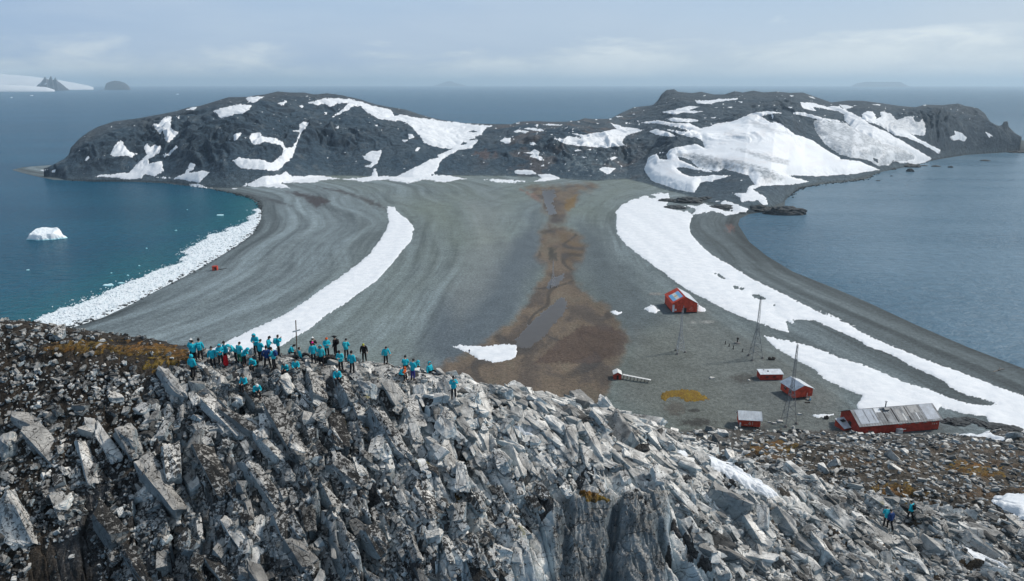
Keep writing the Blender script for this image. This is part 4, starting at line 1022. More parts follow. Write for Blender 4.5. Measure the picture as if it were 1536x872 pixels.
_bb = np.clip(.48 + .36 * sstep(460, 700, RPX) + .22 * fbm(RX / 1.6, RY / 1.6, 713, 4, .6) - .50 * cliff, 0, 1); _bl = np.clip(.44 - .36 * sstep(520, 720, RPX) + .25 * fbm(RX / 3.5, RY / 3.5, 715, 3) + .30 * cliff, 0, 1)
BM = BED > .5
RK = np.stack([_bb, _bl, _bb * 0, _bb * 0 + 1], -1)
used, fc = grid_cells(RZ > RBG - 1.5)
_isr = BM.ravel()[used][fc].sum(1) >= 3; _n0 = len(used)
_VV = np.stack([RX.ravel()[used], RY.ravel()[used], RZ.ravel()[used]], 1)
_rm = mesh_np('rock_ridge', np.concatenate([_VV, _VV]), np.concatenate([fc[~_isr], fc[_isr] + _n0]), False, np.concatenate([RC.reshape(-1, 4)[used], RK.reshape(-1, 4)[used]]))
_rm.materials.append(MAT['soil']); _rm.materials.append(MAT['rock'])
_rm.polygons.foreach_set('material_index', np.concatenate([np.zeros((~_isr).sum(), np.int32), np.ones(_isr.sum(), np.int32)]))
tag(link_mesh('rock_ridge', _rm), kind='structure')

# visibility of ridge vertices from the camera: elevation angle must grow along each azimuth
tanel = (RZ - CAM_H) / RR_
run = np.maximum.accumulate(tanel, axis=0)
RVIS = (tanel >= run - 2e-4) & (RZ > RBG + .2)

def ridge_at(px, py):
    """ridge point seen at this photo pixel (index into the ridge grid)"""
    m = RVIS & (np.abs(RPX - px) < 12) & (np.abs(RPY - py) < 12)
    idx = np.nonzero(m)
    if not len(idx[0]):
        m = RVIS; idx = np.nonzero(m)
    k = np.argmin((RPX[idx] - px) ** 2 + (RPY[idx] - py) ** 2)
    return idx[0][k], idx[1][k]
def ridge_pt(px, py):
    i, j = ridge_at(px, py); return Vector((RX[i, j], RY[i, j], RZ[i, j]))

# ---- rock shapes
def hull_shape(rng, n_extra=6, jit=.32, blocky=.8, drop=1):
    pts = []
    for sx in (-1, 1):
        for sy in (-1, 1):
            for sz in (-1, 1):
                pts.append([s * (blocky + rng.uniform(-jit, jit * .6)) for s in (sx, sy, sz)])
    for _ in range(drop): pts.pop(rng.integers(0, len(pts)))
    for _ in range(n_extra):
        v = rng.normal(size=3); v /= np.abs(v).max(); v *= rng.uniform(.85, 1.08); pts.append(list(v * (.75 + .25 * rng.random(3))))
    bm = bmesh.new()
    for p in pts: bm.verts.new(p)
    r = bmesh.ops.convex_hull(bm, input=bm.verts)
    bmesh.ops.delete(bm, geom=[v for v in bm.verts if not v.link_faces], context='VERTS')
    return bm
def shape_arrays(bm):
    bmesh.ops.triangulate(bm, faces=bm.faces)
    bm.verts.ensure_lookup_table(); bm.verts.index_update()
    V = np.array([v.co[:] for v in bm.verts]); F = np.array([[v.index for v in f.verts] for f in bm.faces]); bm.free()
    return V, F
LIB = [shape_arrays(hull_shape(RNG)) for _ in range(36)]
def fine_shape(rng, slab=False):
    bm = hull_shape(rng, 3 if slab else 6, .40 if slab else .34, .84 if slab else .8, int(rng.integers(0, 2)))
    bmesh.ops.dissolve_limit(bm, angle_limit=rad(9), verts=bm.verts, edges=bm.edges)
    bmesh.ops.bevel(bm, geom=list(bm.edges), offset=.045, segments=1, affect='EDGES')
    bmesh.ops.triangulate(bm, faces=bm.faces)
    for _ in range(2):
        bmesh.ops.subdivide_edges(bm, edges=[e for e in bm.edges if e.calc_length() > .28], cuts=1, use_grid_fill=True)
        bmesh.ops.triangulate(bm, faces=bm.faces)
    V, F = shape_arrays(bm)
    s = rng.integers(0, 1000)
    N = V / (np.linalg.norm(V, axis=1, keepdims=True) + 1e-6)
    st = np.round((V[:, 1] * 1.7 + .5 * perlin(V[:, 0] * 1.3, V[:, 2] * 1.3, s)) * 2.2) / 2.2       # stepped joints
    V = V + N * (.12 * fbm(V[:, 0] * 2.2 + 5 * V[:, 2], V[:, 1] * 2.2 + V[:, 2], s, 4, .6) + .045 * (rnd01(np.round(st * 5).astype(np.int64), np.zeros(len(V), np.int64), s) - .5))[:, None]
    return V, F
FINE = [fine_shape(RNG) for _ in range(14)]; SLABS = [fine_shape(RNG, True) for _ in range(14)]

def frame_from(a, n):
    """columns: long axis a, side axis, normal n (a made orthogonal to n)"""
    n = n / np.linalg.norm(n, axis=-1, keepdims=True)
    a = a - (a * n).sum(-1, keepdims=True) * n; a = a / (np.linalg.norm(a, axis=-1, keepdims=True) + 1e-9)
    b = np.cross(n, a); return np.stack([a, b, n], -1)
def rand_rot(k, rng, ang):
    ax = rng.normal(size=(k, 3)); ax /= np.linalg.norm(ax, axis=1, keepdims=True); th = rng.normal(size=k) * ang
    K = np.zeros((k, 3, 3)); K[:, 0, 1] = -ax[:, 2]; K[:, 0, 2] = ax[:, 1]; K[:, 1, 0] = ax[:, 2]; K[:, 1, 2] = -ax[:, 0]; K[:, 2, 0] = -ax[:, 1]; K[:, 2, 1] = ax[:, 0]
    return np.eye(3) + np.sin(th)[:, None, None] * K + (1 - np.cos(th))[:, None, None] * (K @ K)

SNOWY = [[(1436, 638), (1460, 642), (1479, 643), (1488, 650), (1510, 658), (1506, 663), (1479, 656), (1439, 652)], [(1050, 685), (1075, 690), (1105, 700), (1130, 716), (1160, 730), (1190, 742), (1215, 758), (1222, 772), (1200, 768), (1170, 752), (1140, 742), (1110, 728), (1080, 708), (1050, 700)], [(1008, 678), (1026, 676), (1034, 688), (1018, 694)], [(1418, 826), (1450, 828), (1485, 844), (1510, 852), (1514, 868), (1480, 862), (1440, 846), (1422, 838)], [(1486, 750), (1510, 744), (1545, 740), (1580, 745), (1580, 785), (1536, 780), (1505, 765)], [(770, 640), (790, 634), (806, 650), (800, 656), (782, 652)]]
MOSSY = [[(70, 515), (110, 512), (180, 514), (240, 517), (285, 524), (300, 536), (270, 546), (230, 556), (215, 548), (240, 538), (180, 530), (100, 530), (70, 524)], [(872, 738), (900, 738), (912, 752), (890, 756), (876, 750)], [(1120, 668), (1150, 660), (1190, 662), (1195, 674), (1150, 684), (1122, 682)], [(1310, 730), (1340, 722), (1372, 730), (1400, 742), (1360, 750), (1320, 745)], [(1420, 690), (1450, 690), (1500, 705), (1510, 715), (1450, 715), (1415, 702)], [(680, 740), (692, 738), (694, 762), (684, 766)], [(545, 632), (560, 630), (562, 650), (550, 656)]]
# ---- scattering: candidates on the visible surface, one per grid vertex, so density follows the picture
vi, vj = np.nonzero((tanel >= run - .055) & (RZ > RBG + .2) & (RPX > -160) & (RPX < 1720) & (RPY < 900))
def density(px, py, size):
    """how many rocks of this kind the photograph shows there"""
    d = np.full(px.shape, .62)
    d = np.where(py > 860, .8, d)
    soil = sdpoly(px, py, [(60, 515), (270, 515), (300, 560), (200, 560), (60, 535)], 60); d *= 1 - .75 * sstep(-12, 10, soil)
    grav = sdpoly(px, py, [(800, 705), (1080, 700), (1100, 740), (960, 745), (840, 730)], 60); d *= 1 - (.7 if size > 5 else .15) * sstep(-14, 8, grav)
    cl = sdpoly(px, py, [(830, 745), (1000, 745), (1060, 872), (1040, 890), (780, 890)], 60); d *= 1 - (1.0 if size > 4 else .95) * sstep(-30, 0, cl)
    dk = sdpoly(px, py, [(50, 815), (130, 800), (150, 880), (40, 880)], 40); d *= 1 - .9 * sstep(-10, 6, dk)
    crest = sdpoly(px, py, [(660, 560), (760, 590), (1000, 625), (1100, 700), (1000, 705), (850, 690), (700, 640)], 80); d *= 1 + .9 * sstep(-20, 15, crest)
    d *= np.where(size > 7, np.clip(.35 + 1.0 * sstep(180, 330, px), 0, 1), 1)
    d *= 1 - .93 * sstep(1080, 1130, px) * sstep(800, 760, py) * (size > 14) - .5 * sstep(1080, 1130, px) * sstep(740, 700, py) * (8 < size < 14)
    d *= np.where(size > 14, (1 - .9 * sstep(290, 240, px) * sstep(640, 590, py)) * (1 - .75 * sstep(250, 280, px) * sstep(680, 650, px) * sstep(585, 560, py)), 1)
    for pl in SNOWY: d *= 1 - .93 * sstep(-7, 2, sdpoly(px, py, pl, 30))
    for pl in MOSSY: d *= 1 - .4 * sstep(-6, 4, sdpoly(px, py, pl, 30))
    bare = sstep(270, 340, px) * sstep(1080, 1020, px); d *= 1 - bare * (.62 if size < 6 else (.45 if size < 16 else 0))
    d *= 1 - .45 * sstep(1110, 1180, px) * (size > 14)
    hutclear = sdpoly(px, py, [(1236, 600), (1420, 595), (1420, 641), (1300, 648), (1236, 648)], 40); d *= 1 - sstep(-4, 1, hutclear)
    return np.clip(d, 0, 1)

def pick(n, size_px, rng, clump=.5):
    k = rng.integers(0, len(vi), n * 4); i, j = vi[k], vj[k]
    # weight by projected area of a grid cell (cells are nearly even in azimuth, uneven in range)
    cellh = np.abs(np.gradient(RPY, axis=0))[i, j]; wgt = np.clip(cellh / 1.5, 0, 1)
    px, py = RPX[i, j], RPY[i, j]
    w = density(px, py, size_px) * wgt * np.clip(.6 + clump * fbm(RX[i, j] / 3.0, RY[i, j] / 3.0, 801 + int(size_px), 3), .05, 1.2)
    ok = rng.random(len(k)) < w
    i, j = i[ok][:n], j[ok][:n]
    return i, j

def scatter(n, lo, hi, rng, power=2.2, min_m=.08, max_m=9, elong=(1.0, 1.9), flat=(.45, .95), orient=.55, sink=.15, spread=.35):
    i, j = pick(n, .5 * (lo + hi), rng); k = len(i)
    u = rng.random(k); s_px = lo * (1 + u ** power * (hi / lo - 1))
    size = np.clip(s_px * RW[i, j] / F_PX, min_m, max_m)
    N = np.stack([-RGX[i, j], -RGY[i, j], np.ones(k)], 1); N[:, :2] = np.clip(N[:, :2], -1.6, 1.6)
    N = N / np.linalg.norm(N, axis=1, keepdims=True) * .6 + np.array([0, 0, .4])
    A = np.tile([math.cos(STRIKE), math.sin(STRIKE), -.5], (k, 1)) * orient + rng.normal(size=(k, 3)) * (1 - orient)
    R = rand_rot(k, rng, spread) @ frame_from(A, N)
    S = np.stack([size * .5 * rng.uniform(*elong, k), size * .5 * rng.uniform(.65, 1.05, k), size * .5 * rng.uniform(*flat, k)], 1)
    pos = np.stack([RX[i, j], RY[i, j], RZ[i, j]], 1) + N * (S[:, 2:3] * (1 - 2 * sink) * .75)
    return dict(pos=pos, R=R, S=S, px=RPX[i, j], py=RPY[i, j], size=size, spx=s_px, w=RW[i, j])

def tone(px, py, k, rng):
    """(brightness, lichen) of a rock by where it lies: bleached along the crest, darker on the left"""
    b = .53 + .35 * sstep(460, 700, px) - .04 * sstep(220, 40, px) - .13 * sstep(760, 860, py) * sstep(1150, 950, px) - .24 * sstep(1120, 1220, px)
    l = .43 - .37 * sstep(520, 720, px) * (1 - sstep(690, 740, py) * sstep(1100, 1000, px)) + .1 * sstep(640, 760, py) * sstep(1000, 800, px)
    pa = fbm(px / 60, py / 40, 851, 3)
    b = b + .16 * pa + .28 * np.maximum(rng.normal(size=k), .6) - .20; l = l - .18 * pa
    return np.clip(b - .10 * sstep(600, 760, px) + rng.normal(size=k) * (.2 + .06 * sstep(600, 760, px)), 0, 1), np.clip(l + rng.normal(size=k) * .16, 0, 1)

def bulk(name, items, lib, label):
    Vs, Fs, Cs, base = [], [], [], 0
    for it in items:
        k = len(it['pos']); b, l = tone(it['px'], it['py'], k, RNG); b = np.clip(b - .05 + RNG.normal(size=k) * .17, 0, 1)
        ids = RNG.integers(0, len(lib), k)
        for q in range(len(lib)):
            m = np.nonzero(ids == q)[0]
            if not len(m): continue
            V, Fq = lib[q]
            W_ = np.einsum('kab,kvb->kva', it['R'][m], V[None] * it['S'][m][:, None, :]) + it['pos'][m][:, None, :]
            nv = len(V)
            Vs.append(W_.reshape(-1, 3)); Fs.append((Fq[None] + (np.arange(len(m)) * nv)[:, None, None]).reshape(-1, 3) + base); base += nv * len(m)
            Cs.append(np.repeat(np.stack([b[m], l[m], b[m] * 0], 1), nv, 0))
    me = mesh_np(name, np.concatenate(Vs), np.concatenate(Fs), False, np.concatenate(Cs))
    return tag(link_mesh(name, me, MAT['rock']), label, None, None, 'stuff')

med = scatter(4300, 8, 21, RNG, 2.0)
large = scatter(700, 14, 32, RNG, 2.2, elong=(1.2, 2.2), orient=.75, sink=.22)
long_ = scatter(1000, 11, 24, RNG, 2.0, elong=(1.9, 3.6), orient=.88, sink=.25, flat=(.5, .9), spread=.16)
keep_ = (long_['px'] > 240) & (long_['px'] < 1500) & (long_['w'] < 64)
long_ = {q: v[keep_] for q, v in long_.items()}; long_['spx'] = long_['spx'] * 1.25
large = {q: v[large['w'] < 72] for q, v in large.items()}
large = {q: np.concatenate([large[q], long_[q]]) for q in large}
fins = scatter(6000, 5, 13, RNG, 1.8, elong=(2.0, 3.8), orient=.9, sink=.2, flat=(.5, .95), spread=.15)
_kf = (fins['px'] > 250) & (fins['w'] < 66); fins = {q: v[_kf] for q, v in fins.items()}
small = scatter(28000, 3.0, 8.5, RNG, 1.8)
tiny = scatter(14000, 1.7, 3.6, RNG, 1.5)

# ---- the great joint slabs, by photo place: centre px, length, width (px), direction in the picture (deg, 0 = right, 90 = down), bright
SLAB_LIST = [(215, 705, 150, 46, 56), (255, 770, 90, 34, 52), (322, 712, 95, 46, 62), (262, 712, 76, 36, 78), (75, 670, 66, 42, 40), (133, 690, 80, 26, 72), (160, 668, 70, 26, 58), (25, 790, 80, 62, 62), (185, 820, 150, 36, 54),
 (258, 590, 70, 30, 52), (335, 632, 80, 24, 46), (360, 645, 60, 22, 40), (395, 665, 95, 24, 50), (440, 670, 110, 32, 58), (470, 720, 120, 30, 56), (520, 715, 84, 40, 40), (505, 650, 64, 44, 80),
 (478, 600, 62, 36, 74), (515, 590, 56, 40, 66), (540, 610, 48, 30, 60), (575, 660, 100, 40, 56), (600, 600, 60, 24, 50), (625, 630, 60, 30, 62), (670, 690, 100, 44, 66), (560, 820, 70, 40, 50), (440, 800, 100, 44, 62), (400, 740, 110, 36, 60), (460, 850, 120, 40, 58),
 (365, 800, 90, 36, 55), (640, 760, 80, 34, 62), (700, 650, 70, 30, 58), (770, 690, 60, 30, 60), (855, 660, 62, 42, 62), (890, 670, 70, 32, 60), (925, 650, 66, 44, 60), (815, 650, 56, 30, 62),
 (880, 690, 44, 26, 66), (730, 610, 46, 24, 56), (680, 615, 44, 30, 60), (1090, 770, 70, 44, 30), (1130, 800, 70, 30, 60), (1170, 790, 60, 34, 50), (1230, 830, 60, 30, 56), (1320, 760 + 50, 64, 30, 20), (1140, 850, 50, 24, 70), (1400, 830, 52, 30, 30), (330, 850, 70, 34, 50), (95, 760, 50, 30, 60), (430, 580, 40, 28, 50), (380, 610, 60, 30, 58)]
bo = dict(pos=[], R=[], S=[], b=[], l=[], slab=[])
for (px, py, L, Wd, ang) in SLAB_LIST:
    i, j = ridge_at(px, py); P = np.array([RX[i, j], RY[i, j], RZ0[i, j]]); dpt = RW[i, j]
    N = np.array([-RGX[max(0, i - 25):i + 25, max(0, j - 25):j + 25].mean(), -RGY[max(0, i - 25):i + 25, max(0, j - 25):j + 25].mean(), 1.0]); N /= np.linalg.norm(N)
    # direction in the surface whose picture runs at this angle
    best = None
    e1 = np.cross(N, [0, 0, 1.0]); e1 /= np.linalg.norm(e1); e2 = np.cross(N, e1)
    for th in np.linspace(0, math.pi, 60, endpoint=False):
        v = math.cos(th) * e1 + math.sin(th) * e2
        q0 = project(*P); q1 = project(*(P + v))
        a = math.atan2(float(q1[1] - q0[1]), float(q1[0] - q0[0])); da = abs((a - rad(ang) + math.pi / 2) % math.pi - math.pi / 2)
        if best is None or da < best[0]: best = (da, v, math.hypot(float(q1[0] - q0[0]), float(q1[1] - q0[1])))
    A = best[1]; ln = min(L / best[2], 6.5); wd = .70 * Wd * dpt / F_PX
    # slabs lean like books on a shelf: top face towards the upper right, a steep face to the lower left
    Ni = N + .35 * np.array([.75, .3, .2]) + RNG.normal(size=3) * .10
    R = frame_from(A[None], Ni[None])[0]
    hgt = wd * RNG.uniform(.55, .85)
    nseg = 1 if L < 112 else 2
    cuts = np.linspace(-1, 1, nseg + 1); cuts[1:-1] += RNG.uniform(-.12, .12, nseg - 1)
    b, l = tone(np.array([px]), np.array([py]), 1, RNG)
    for q in range(nseg):
        c0, hl = (cuts[q] + cuts[q + 1]) / 2, (cuts[q + 1] - cuts[q]) / 2
        S = np.array([ln * .55 * hl * .98, wd * .56 * RNG.uniform(.8, 1.1), hgt * RNG.uniform(.8, 1.15)])
        R2 = rand_rot(1, RNG, .09)[0] @ R
        bo['pos'].append(P + R[:, 0] * c0 * ln * .55 + R[:, 1] * wd * RNG.uniform(-.1, .1) + N * S[2] * .12); bo['R'].append(R2); bo['S'].append(S)
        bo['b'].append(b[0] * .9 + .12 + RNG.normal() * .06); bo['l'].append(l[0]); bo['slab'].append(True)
order = np.argsort(-large['spx'])
n_ind = 300 - len(bo['pos'])
on = [k for k in order if -10 < large['px'][k] < 1546 and 478 < large['py'][k] < 880][:n_ind]
lb, ll = tone(large['px'], large['py'], len(large['px']), RNG)
for k in on:
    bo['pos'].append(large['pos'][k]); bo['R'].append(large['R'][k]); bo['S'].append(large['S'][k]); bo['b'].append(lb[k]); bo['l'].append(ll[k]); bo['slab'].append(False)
rest = np.setdiff1d(np.arange(len(large['px'])), on)
large_rest = {q: large[q][rest] for q in large}
for q in range(len(bo['pos'])):
    sl = bo['slab'][q]
    V, Fq = (SLABS if sl else FINE)[RNG.integers(0, 14)]
    Vw = (V * bo['S'][q]) @ bo['R'][q].T
    c = np.tile([bo['b'][q], bo['l'][q], 0], (len(V), 1))
    nm = 'jointed_rock' if sl else 'boulder'
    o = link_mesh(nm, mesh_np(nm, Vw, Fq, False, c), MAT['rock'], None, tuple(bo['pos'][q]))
    if sl: tag(o, 'long tilted grey slab of jointed bedrock sticking out of the foreground ridge', 'rock slab', 'tilted slabs along the ridge', 'thing')
    else: tag(o, 'angular lichen spotted boulder lying among the rubble of the foreground ridge', 'boulder', 'boulders on the ridge')
bulk('rubble', [med, fins, large_rest], FINE[:5] + LIB, 'grey and white broken rock covering the foreground ridge')
bulk('rubble', [small, tiny], LIB, 'small stones between the boulders of the foreground ridge')

# ---- snow and moss lying on the ridge
def ridge_sheet(name, label, poly, mat, cat, thick, kind=None, group=None, rag=1.3, soft=4.0):
    D = sdpoly(RPX, RPY, poly, 14); m = D > -12
    nz = np.zeros(D.shape); nz[m] = rag * 1.6 * fbm(RPX[m] / 14, RPY[m] / 8, 901, 4, .6); D = D + nz
    keep = (D > -3) & (tanel >= run - .012)
    if kind != 'stuff':                                   # one patch, one sheet
        seed_ = np.zeros(D.shape, bool); seed_[np.unravel_index(np.argmax(np.where(keep, D, -1e9)), D.shape)] = True
        while True:
            g = dil(seed_) & keep
            if g.sum() == seed_.sum(): break
            seed_ = g
        keep = seed_
    keep = dil(keep, 1)
    off = np.where(D > 0, thick * (1 - np.exp(-np.maximum(D, 0) / soft)), np.maximum(D, -4) * .05)
    zz = RZ + off
    if mat == 'snow': zz = np.where(D > 0, np.maximum(RZ + np.minimum(off, .10), RZ0 + off - .1), zz)
    used, fc = grid_cells(keep)
    if not len(used): return
    o = link_mesh(name, mesh_np(name, np.stack([RX.ravel()[used], RY.ravel()[used], zz.ravel()[used]], 1), fc, True), MAT[mat])
    return tag(o, label, cat, group, kind)
RS_ = 'snow remnants on the rock ridge'
ridge_sheet('snow_patch', 'narrow snow ribbon running down the bright crest of the rock ridge', SNOWY[1], 'snow', 'snow patch', .75, group=RS_)
ridge_sheet('snow_patch', 'small snow pad at the upper end of the crest ribbon', SNOWY[2], 'snow', 'snow patch', .35, group=RS_)
ridge_sheet('snow_patch', 'snow patch among boulders in the bottom right corner of the ridge', SNOWY[3], 'snow', 'snow patch', .5, group=RS_)
ridge_sheet('snow_patch', 'snow field on the rubble slope at the right edge below the longhouse', SNOWY[4], 'snow', 'snow patch', .8, group=RS_)
ridge_sheet('snow_patch', 'little snow spot between pale blocks on the middle of the crest', SNOWY[5], 'snow', 'snow patch', .3, group=RS_, rag=1)
ridge_sheet('snow_patch', 'ragged snow strip between dark rocks right of the longhouse', SNOWY[0], 'snow', 'snow patch', .6, group=RS_)
def mossy(label, poly): ridge_sheet('moss_patch', label, poly, 'moss_ridge', 'moss', .14, 'stuff', 'moss on the rock ridge', 6.5, 6)
mossy('wide rusty moss carpet behind the rocks at the upper left', MOSSY[0])
mossy('rusty moss ledge above the dark cliff', MOSSY[1])
mossy('ochre moss patch on the slope left of the longhouse', MOSSY[2])
mossy('brown moss streak across the slope above the two hikers', MOSSY[3])
mossy('moss patch at the right edge of the stony slope', MOSSY[4])
mossy('rusty moss pocket in the boulders right of centre', MOSSY[5])
mossy('rusty moss pocket between slabs below the hikers', MOSSY[6])
# ------------------------------------------------------------------ buildings of the station
def frame(A, B, C):
    A, B, C = Vector(A), Vector(B), Vector(C)
    ux = B - A; ux.z = 0; w = ux.length; ux.normalize(); uy = Vector((-ux.y, ux.x, 0)); d = (C - A).dot(uy)
    return A, math.atan2(ux.y, ux.x), w, d

def gable_pts(w, d, wh, rh, axis):
    if axis == 'y': return [(0, wh), (w / 2, rh), (w, wh)]
    if axis == 'x': return [(0, wh), (d / 2, rh), (d, wh)]
def house(name, label, A, B, C, wh, rh, axis, wallmat, roofmat, cat='hut', over=.35, lift=0.0, group='red huts of the research station', ribs=.8, slab=.10):
    A, rz, w, d = frame(A, B, C)
    root = empty(name, A, rz); tag(root, label, cat, group)
    m = MB()
    z0, z1, z2 = lift, lift + wh, lift + rh
    if axis == 'y': prof = [(0, z0), (w, z0), (w, z1), (w / 2, z2), (0, z1)]; m.poly([(x, 0, z) for x, z in prof], (0, d, 0))
    elif axis == 'x': prof = [(0, z0), (d, z0), (d, z1), (d / 2, z2), (0, z1)]; m.poly([(0, y, z) for y, z in prof], (w, 0, 0))
    else: prof = [(0, z0), (d, z0), (d, z2), (0, z1)]; m.poly([(0, y, z) for y, z in prof], (w, 0, 0))
    m.build('wall', MAT[wallmat], root)
    def slope(p0, p1, e0, e1, along):                      # p0 eave -> p1 ridge in the profile plane, e0..e1 along the ridge
        q0, q1 = Vector(p0), Vector(p1); n = Vector((-(q1 - q0).y, (q1 - q0).x)).normalized()
        if n.y < 0: n = -n
        o0 = q0 - (q1 - q0).normalized() * over
        mm = MB(); s = .02
        f = lambda p, e: (p.x, e, p.y) if along == 'y' else (e, p.x, p.y)
        a, b = o0 + n * s, q1 + n * s; t = n * slab
        V = [f(a, e0), f(a, e1), f(b, e1), f(b, e0), f(a + t, e0), f(a + t, e1), f(b + t, e1), f(b + t, e0)]
        bv = [mm.bm.verts.new(v) for v in V]
        for fc in ((0, 1, 2, 3), (4, 5, 6, 7), (0, 1, 5, 4), (1, 2, 6, 5), (2, 3, 7, 6), (3, 0, 4, 7)): mm.bm.faces.new([bv[i] for i in fc])
        k = max(2, int(abs(e1 - e0) / ribs))
        for i in range(k + 1):
            e = e0 + (e1 - e0) * i / k; mm.bar(f(a + t, e), f(b + t, e), .045, 4)
        return mm
    if axis == 'y':
        slope((0, z1), (w / 2, z2), -over, d + over, 'y').build('roof', MAT[roofmat[0]], root)
        slope((w, z1), (w / 2, z2), -over, d + over, 'y').build('roof', MAT[roofmat[1]], root)
    elif axis == 'x':
        slope((0, z1), (d / 2, z2), -over, w + over, 'x').build('roof', MAT[roofmat[0]], root)
        slope((d, z1), (d / 2, z2), -over, w + over, 'x').build('roof', MAT[roofmat[1]], root)
    else:
        slope((0, z1), (d, z2), -over, w + over, 'x').build('roof', MAT[roofmat[0]], root)
    if lift > .05:
        k = 4
        for i in range(k):
            for j in (0.12, .88): MB().box((w * (.06 + .88 * i / (k - 1)), d * j, lift / 2 - .15), (.22, .22, lift + .3)).build('stilt', MAT['dark'], root)
    return root, w, d, z0, z1, z2

# red hangar with the painted flag on its roof
A = G(1008.4, 469.6); B = G(1045.1, 469.6); C = G(998.0, 455.6)
hg, w, d, z0, z1, z2 = house('hangar', 'large red gabled hangar with a blue and white flag painted on its roof', A, B, C, 4.3, 7.3, 'y', 'red_bright', ('red_bright', 'tin_pale'), 'hangar', .3, slab=.12)
sl_ = Vector((w / 2, z2 - z1)).normalized(); nn = Vector((-sl_.y, sl_.x)); L_ = math.hypot(w / 2, z2 - z1)
def roof_patch(u0, u1, e0, e1, lift=.19, th=.02):
    P = lambda u, h: Vector((0, z1)) + sl_ * (u * L_) + nn * h
    m = MB(); v = []
    for h in (lift, lift + th):
        for u, e in ((u0, e0), (u1, e0), (u1, e1), (u0, e1)):
            p = P(u, h); v.append(m.bm.verts.new((p.x, e, p.y)))
    for fc in ((0, 1, 2, 3), (4, 5, 6, 7), (0, 1, 5, 4), (1, 2, 6, 5), (2, 3, 7, 6), (3, 0, 4, 7)): m.bm.faces.new([v[i] for i in fc])
    return m
fl = roof_patch(.10, .88, d * .10, d * .72).build('flag', MAT['white'], hg)
roof_patch(.10, .36, d * .10, d * .72, .212, .01).build('stripe', MAT['flagblue'], fl); roof_patch(.62, .88, d * .10, d * .72, .212, .01).build('stripe', MAT['flagblue'], fl)
pc = Vector((0, z1)) + sl_ * (.49 * L_) + nn * .222
m = MB(); tq = Matrix((Vector((sl_.x, 0, sl_.y)), Vector((0, 1, 0)), Vector((nn.x, 0, nn.y)))).transposed()
bmesh.ops.create_cone(m.bm, cap_ends=True, segments=20, radius1=.55, radius2=.55, depth=.02, matrix=Matrix.Translation((pc.x, d * .41, pc.y)) @ tq.to_4x4())
for i in range(12):
    a = i * math.pi / 6; p0 = Vector((pc.x, d * .41, pc.y)) + tq @ Vector((math.cos(a) * .6, math.sin(a) * .6, 0)); p1 = Vector((pc.x, d * .41, pc.y)) + tq @ Vector((math.cos(a) * .95, math.sin(a) * .95, 0)); m.bar(p0, p1, .05, 4)
m.build('sun_emblem', MAT['flagsun'], fl)
MB().box((w * .50, -.02, 1.15), (1.5, .06, 2.3)).build('doorway', MAT['dark'], hg)  # dark panel painted in for the shade inside the open doorway
MB().box((w * .445, -.35, 1.6), (.22, .12, 3.6)).build('post', MAT['steel_pale'], hg)
MB().box((.35, -.03, 1.9), (.9, .07, 3.6)).build('corner_panel', MAT['tin_pale'], hg)
MB().box((1.35, -.10, 1.4), (.8, .2, .8), bev=.05).build('tank', MAT['tin_pale'], hg)
MB().box((w / 2, d / 2, .08), (w + .15, d + .15, .5)).build('foundation', MAT['dark'], hg)
m = MB()
for dx, dz, ww in ((2.9, 1.5, .7), (3.7, 2.2, .08), (2.4, 1.2, .5), (3.4, .9, .9), (4.0, 1.3, .35)): m.box((w * .5 + dx * .9, -.012, dz + .3), (ww, .02, .10))
m.box((w * .5 + 2.7, -.012, 2.5), (.07, .02, .9)); m.box((w * .5 + 3.1, -.012, 2.2), (.07, .02, .6)); m.build('faded_lettering', MAT['pale_mark'], hg)

# low shed with pale flat roof
h2, w, d, z0, z1, z2 = house('shed', 'low red shed with flat pale tin roof behind the gabled hut', G(1140.4, 570.5), G(1173.5, 570.0), G(1135, 564.5), 2.1, 2.55, 'shed', 'red', ('tin_pale',), 'shed', .25, ribs=1.1)
for x in (.30, .62): MB().box((w * x, -.025, 1.15), (.9, .05, .5)).build('window', MAT['dark'], h2)
m = MB(); m.box((w * .4, d * .5, 2.58), (.35, .35, .3)); m.box((w * .25, d * .8, 2.60), (.3, .3, .25)); m.build('vent', MAT['dark'], h2)
# gabled hut with blue grey roof
h3, w, d, z0, z1, z2 = house('hut', 'red gabled hut with blue grey roof on dark stilts beside the tall mast', G(1189.4, 600.0), G(1217.8, 596.8), G(1170.5, 587.0), 2.6, 4.0, 'y', 'red_bright', ('tin_blue', 'tin_pale'), 'hut', .35, lift=.6, ribs=.7)
dr = MB().box((w * .70, -.03, z0 + 1.0), (.9, .06, 2.0)).build('door', MAT['red'], h3); MB().ball((w * .70 + .33, -.09, z0 + 1.0), (.05, .05, .05)).build('handle', MAT['steel_pale'], dr)
MB().box((w * .70, -.8, .15), (1.3, 1.4, .14)).build('step', MAT['wood'], h3); MB().box((w * .66, -.55, 1.1), (.12, .12, 2.0)).build('post', MAT['white'], h3)
for yy in (.3, .65): wn = MB().box((-.03, d * yy, z0 + 1.5), (.06, .9, .8)).build('window', MAT['dark'], h3); MB().box((-.07, d * yy, z0 + 1.5), (.03, .05, .8)).box((-.07, d * yy, z0 + 1.93), (.03, 1.0, .07)).build('frame', MAT['white'], wn)
tag(MB().ball((0, 0, .42), (.28, .28, .45), 2).box((0, 0, .9), (.12, .12, .15)).build('drum', MAT['flagblue'], None, G(1215, 601)), 'small blue drum at the doorstep of the gabled hut', 'drum')
tag(MB().box((0, 0, .12), (1.5, .5, .16)).box((.5, 0, .26), (.5, .4, .12)).build('sledge', MAT['dark'], None, G(1211, 604.5)), 'dark low sledge of boards in front of the gabled hut', 'sledge')
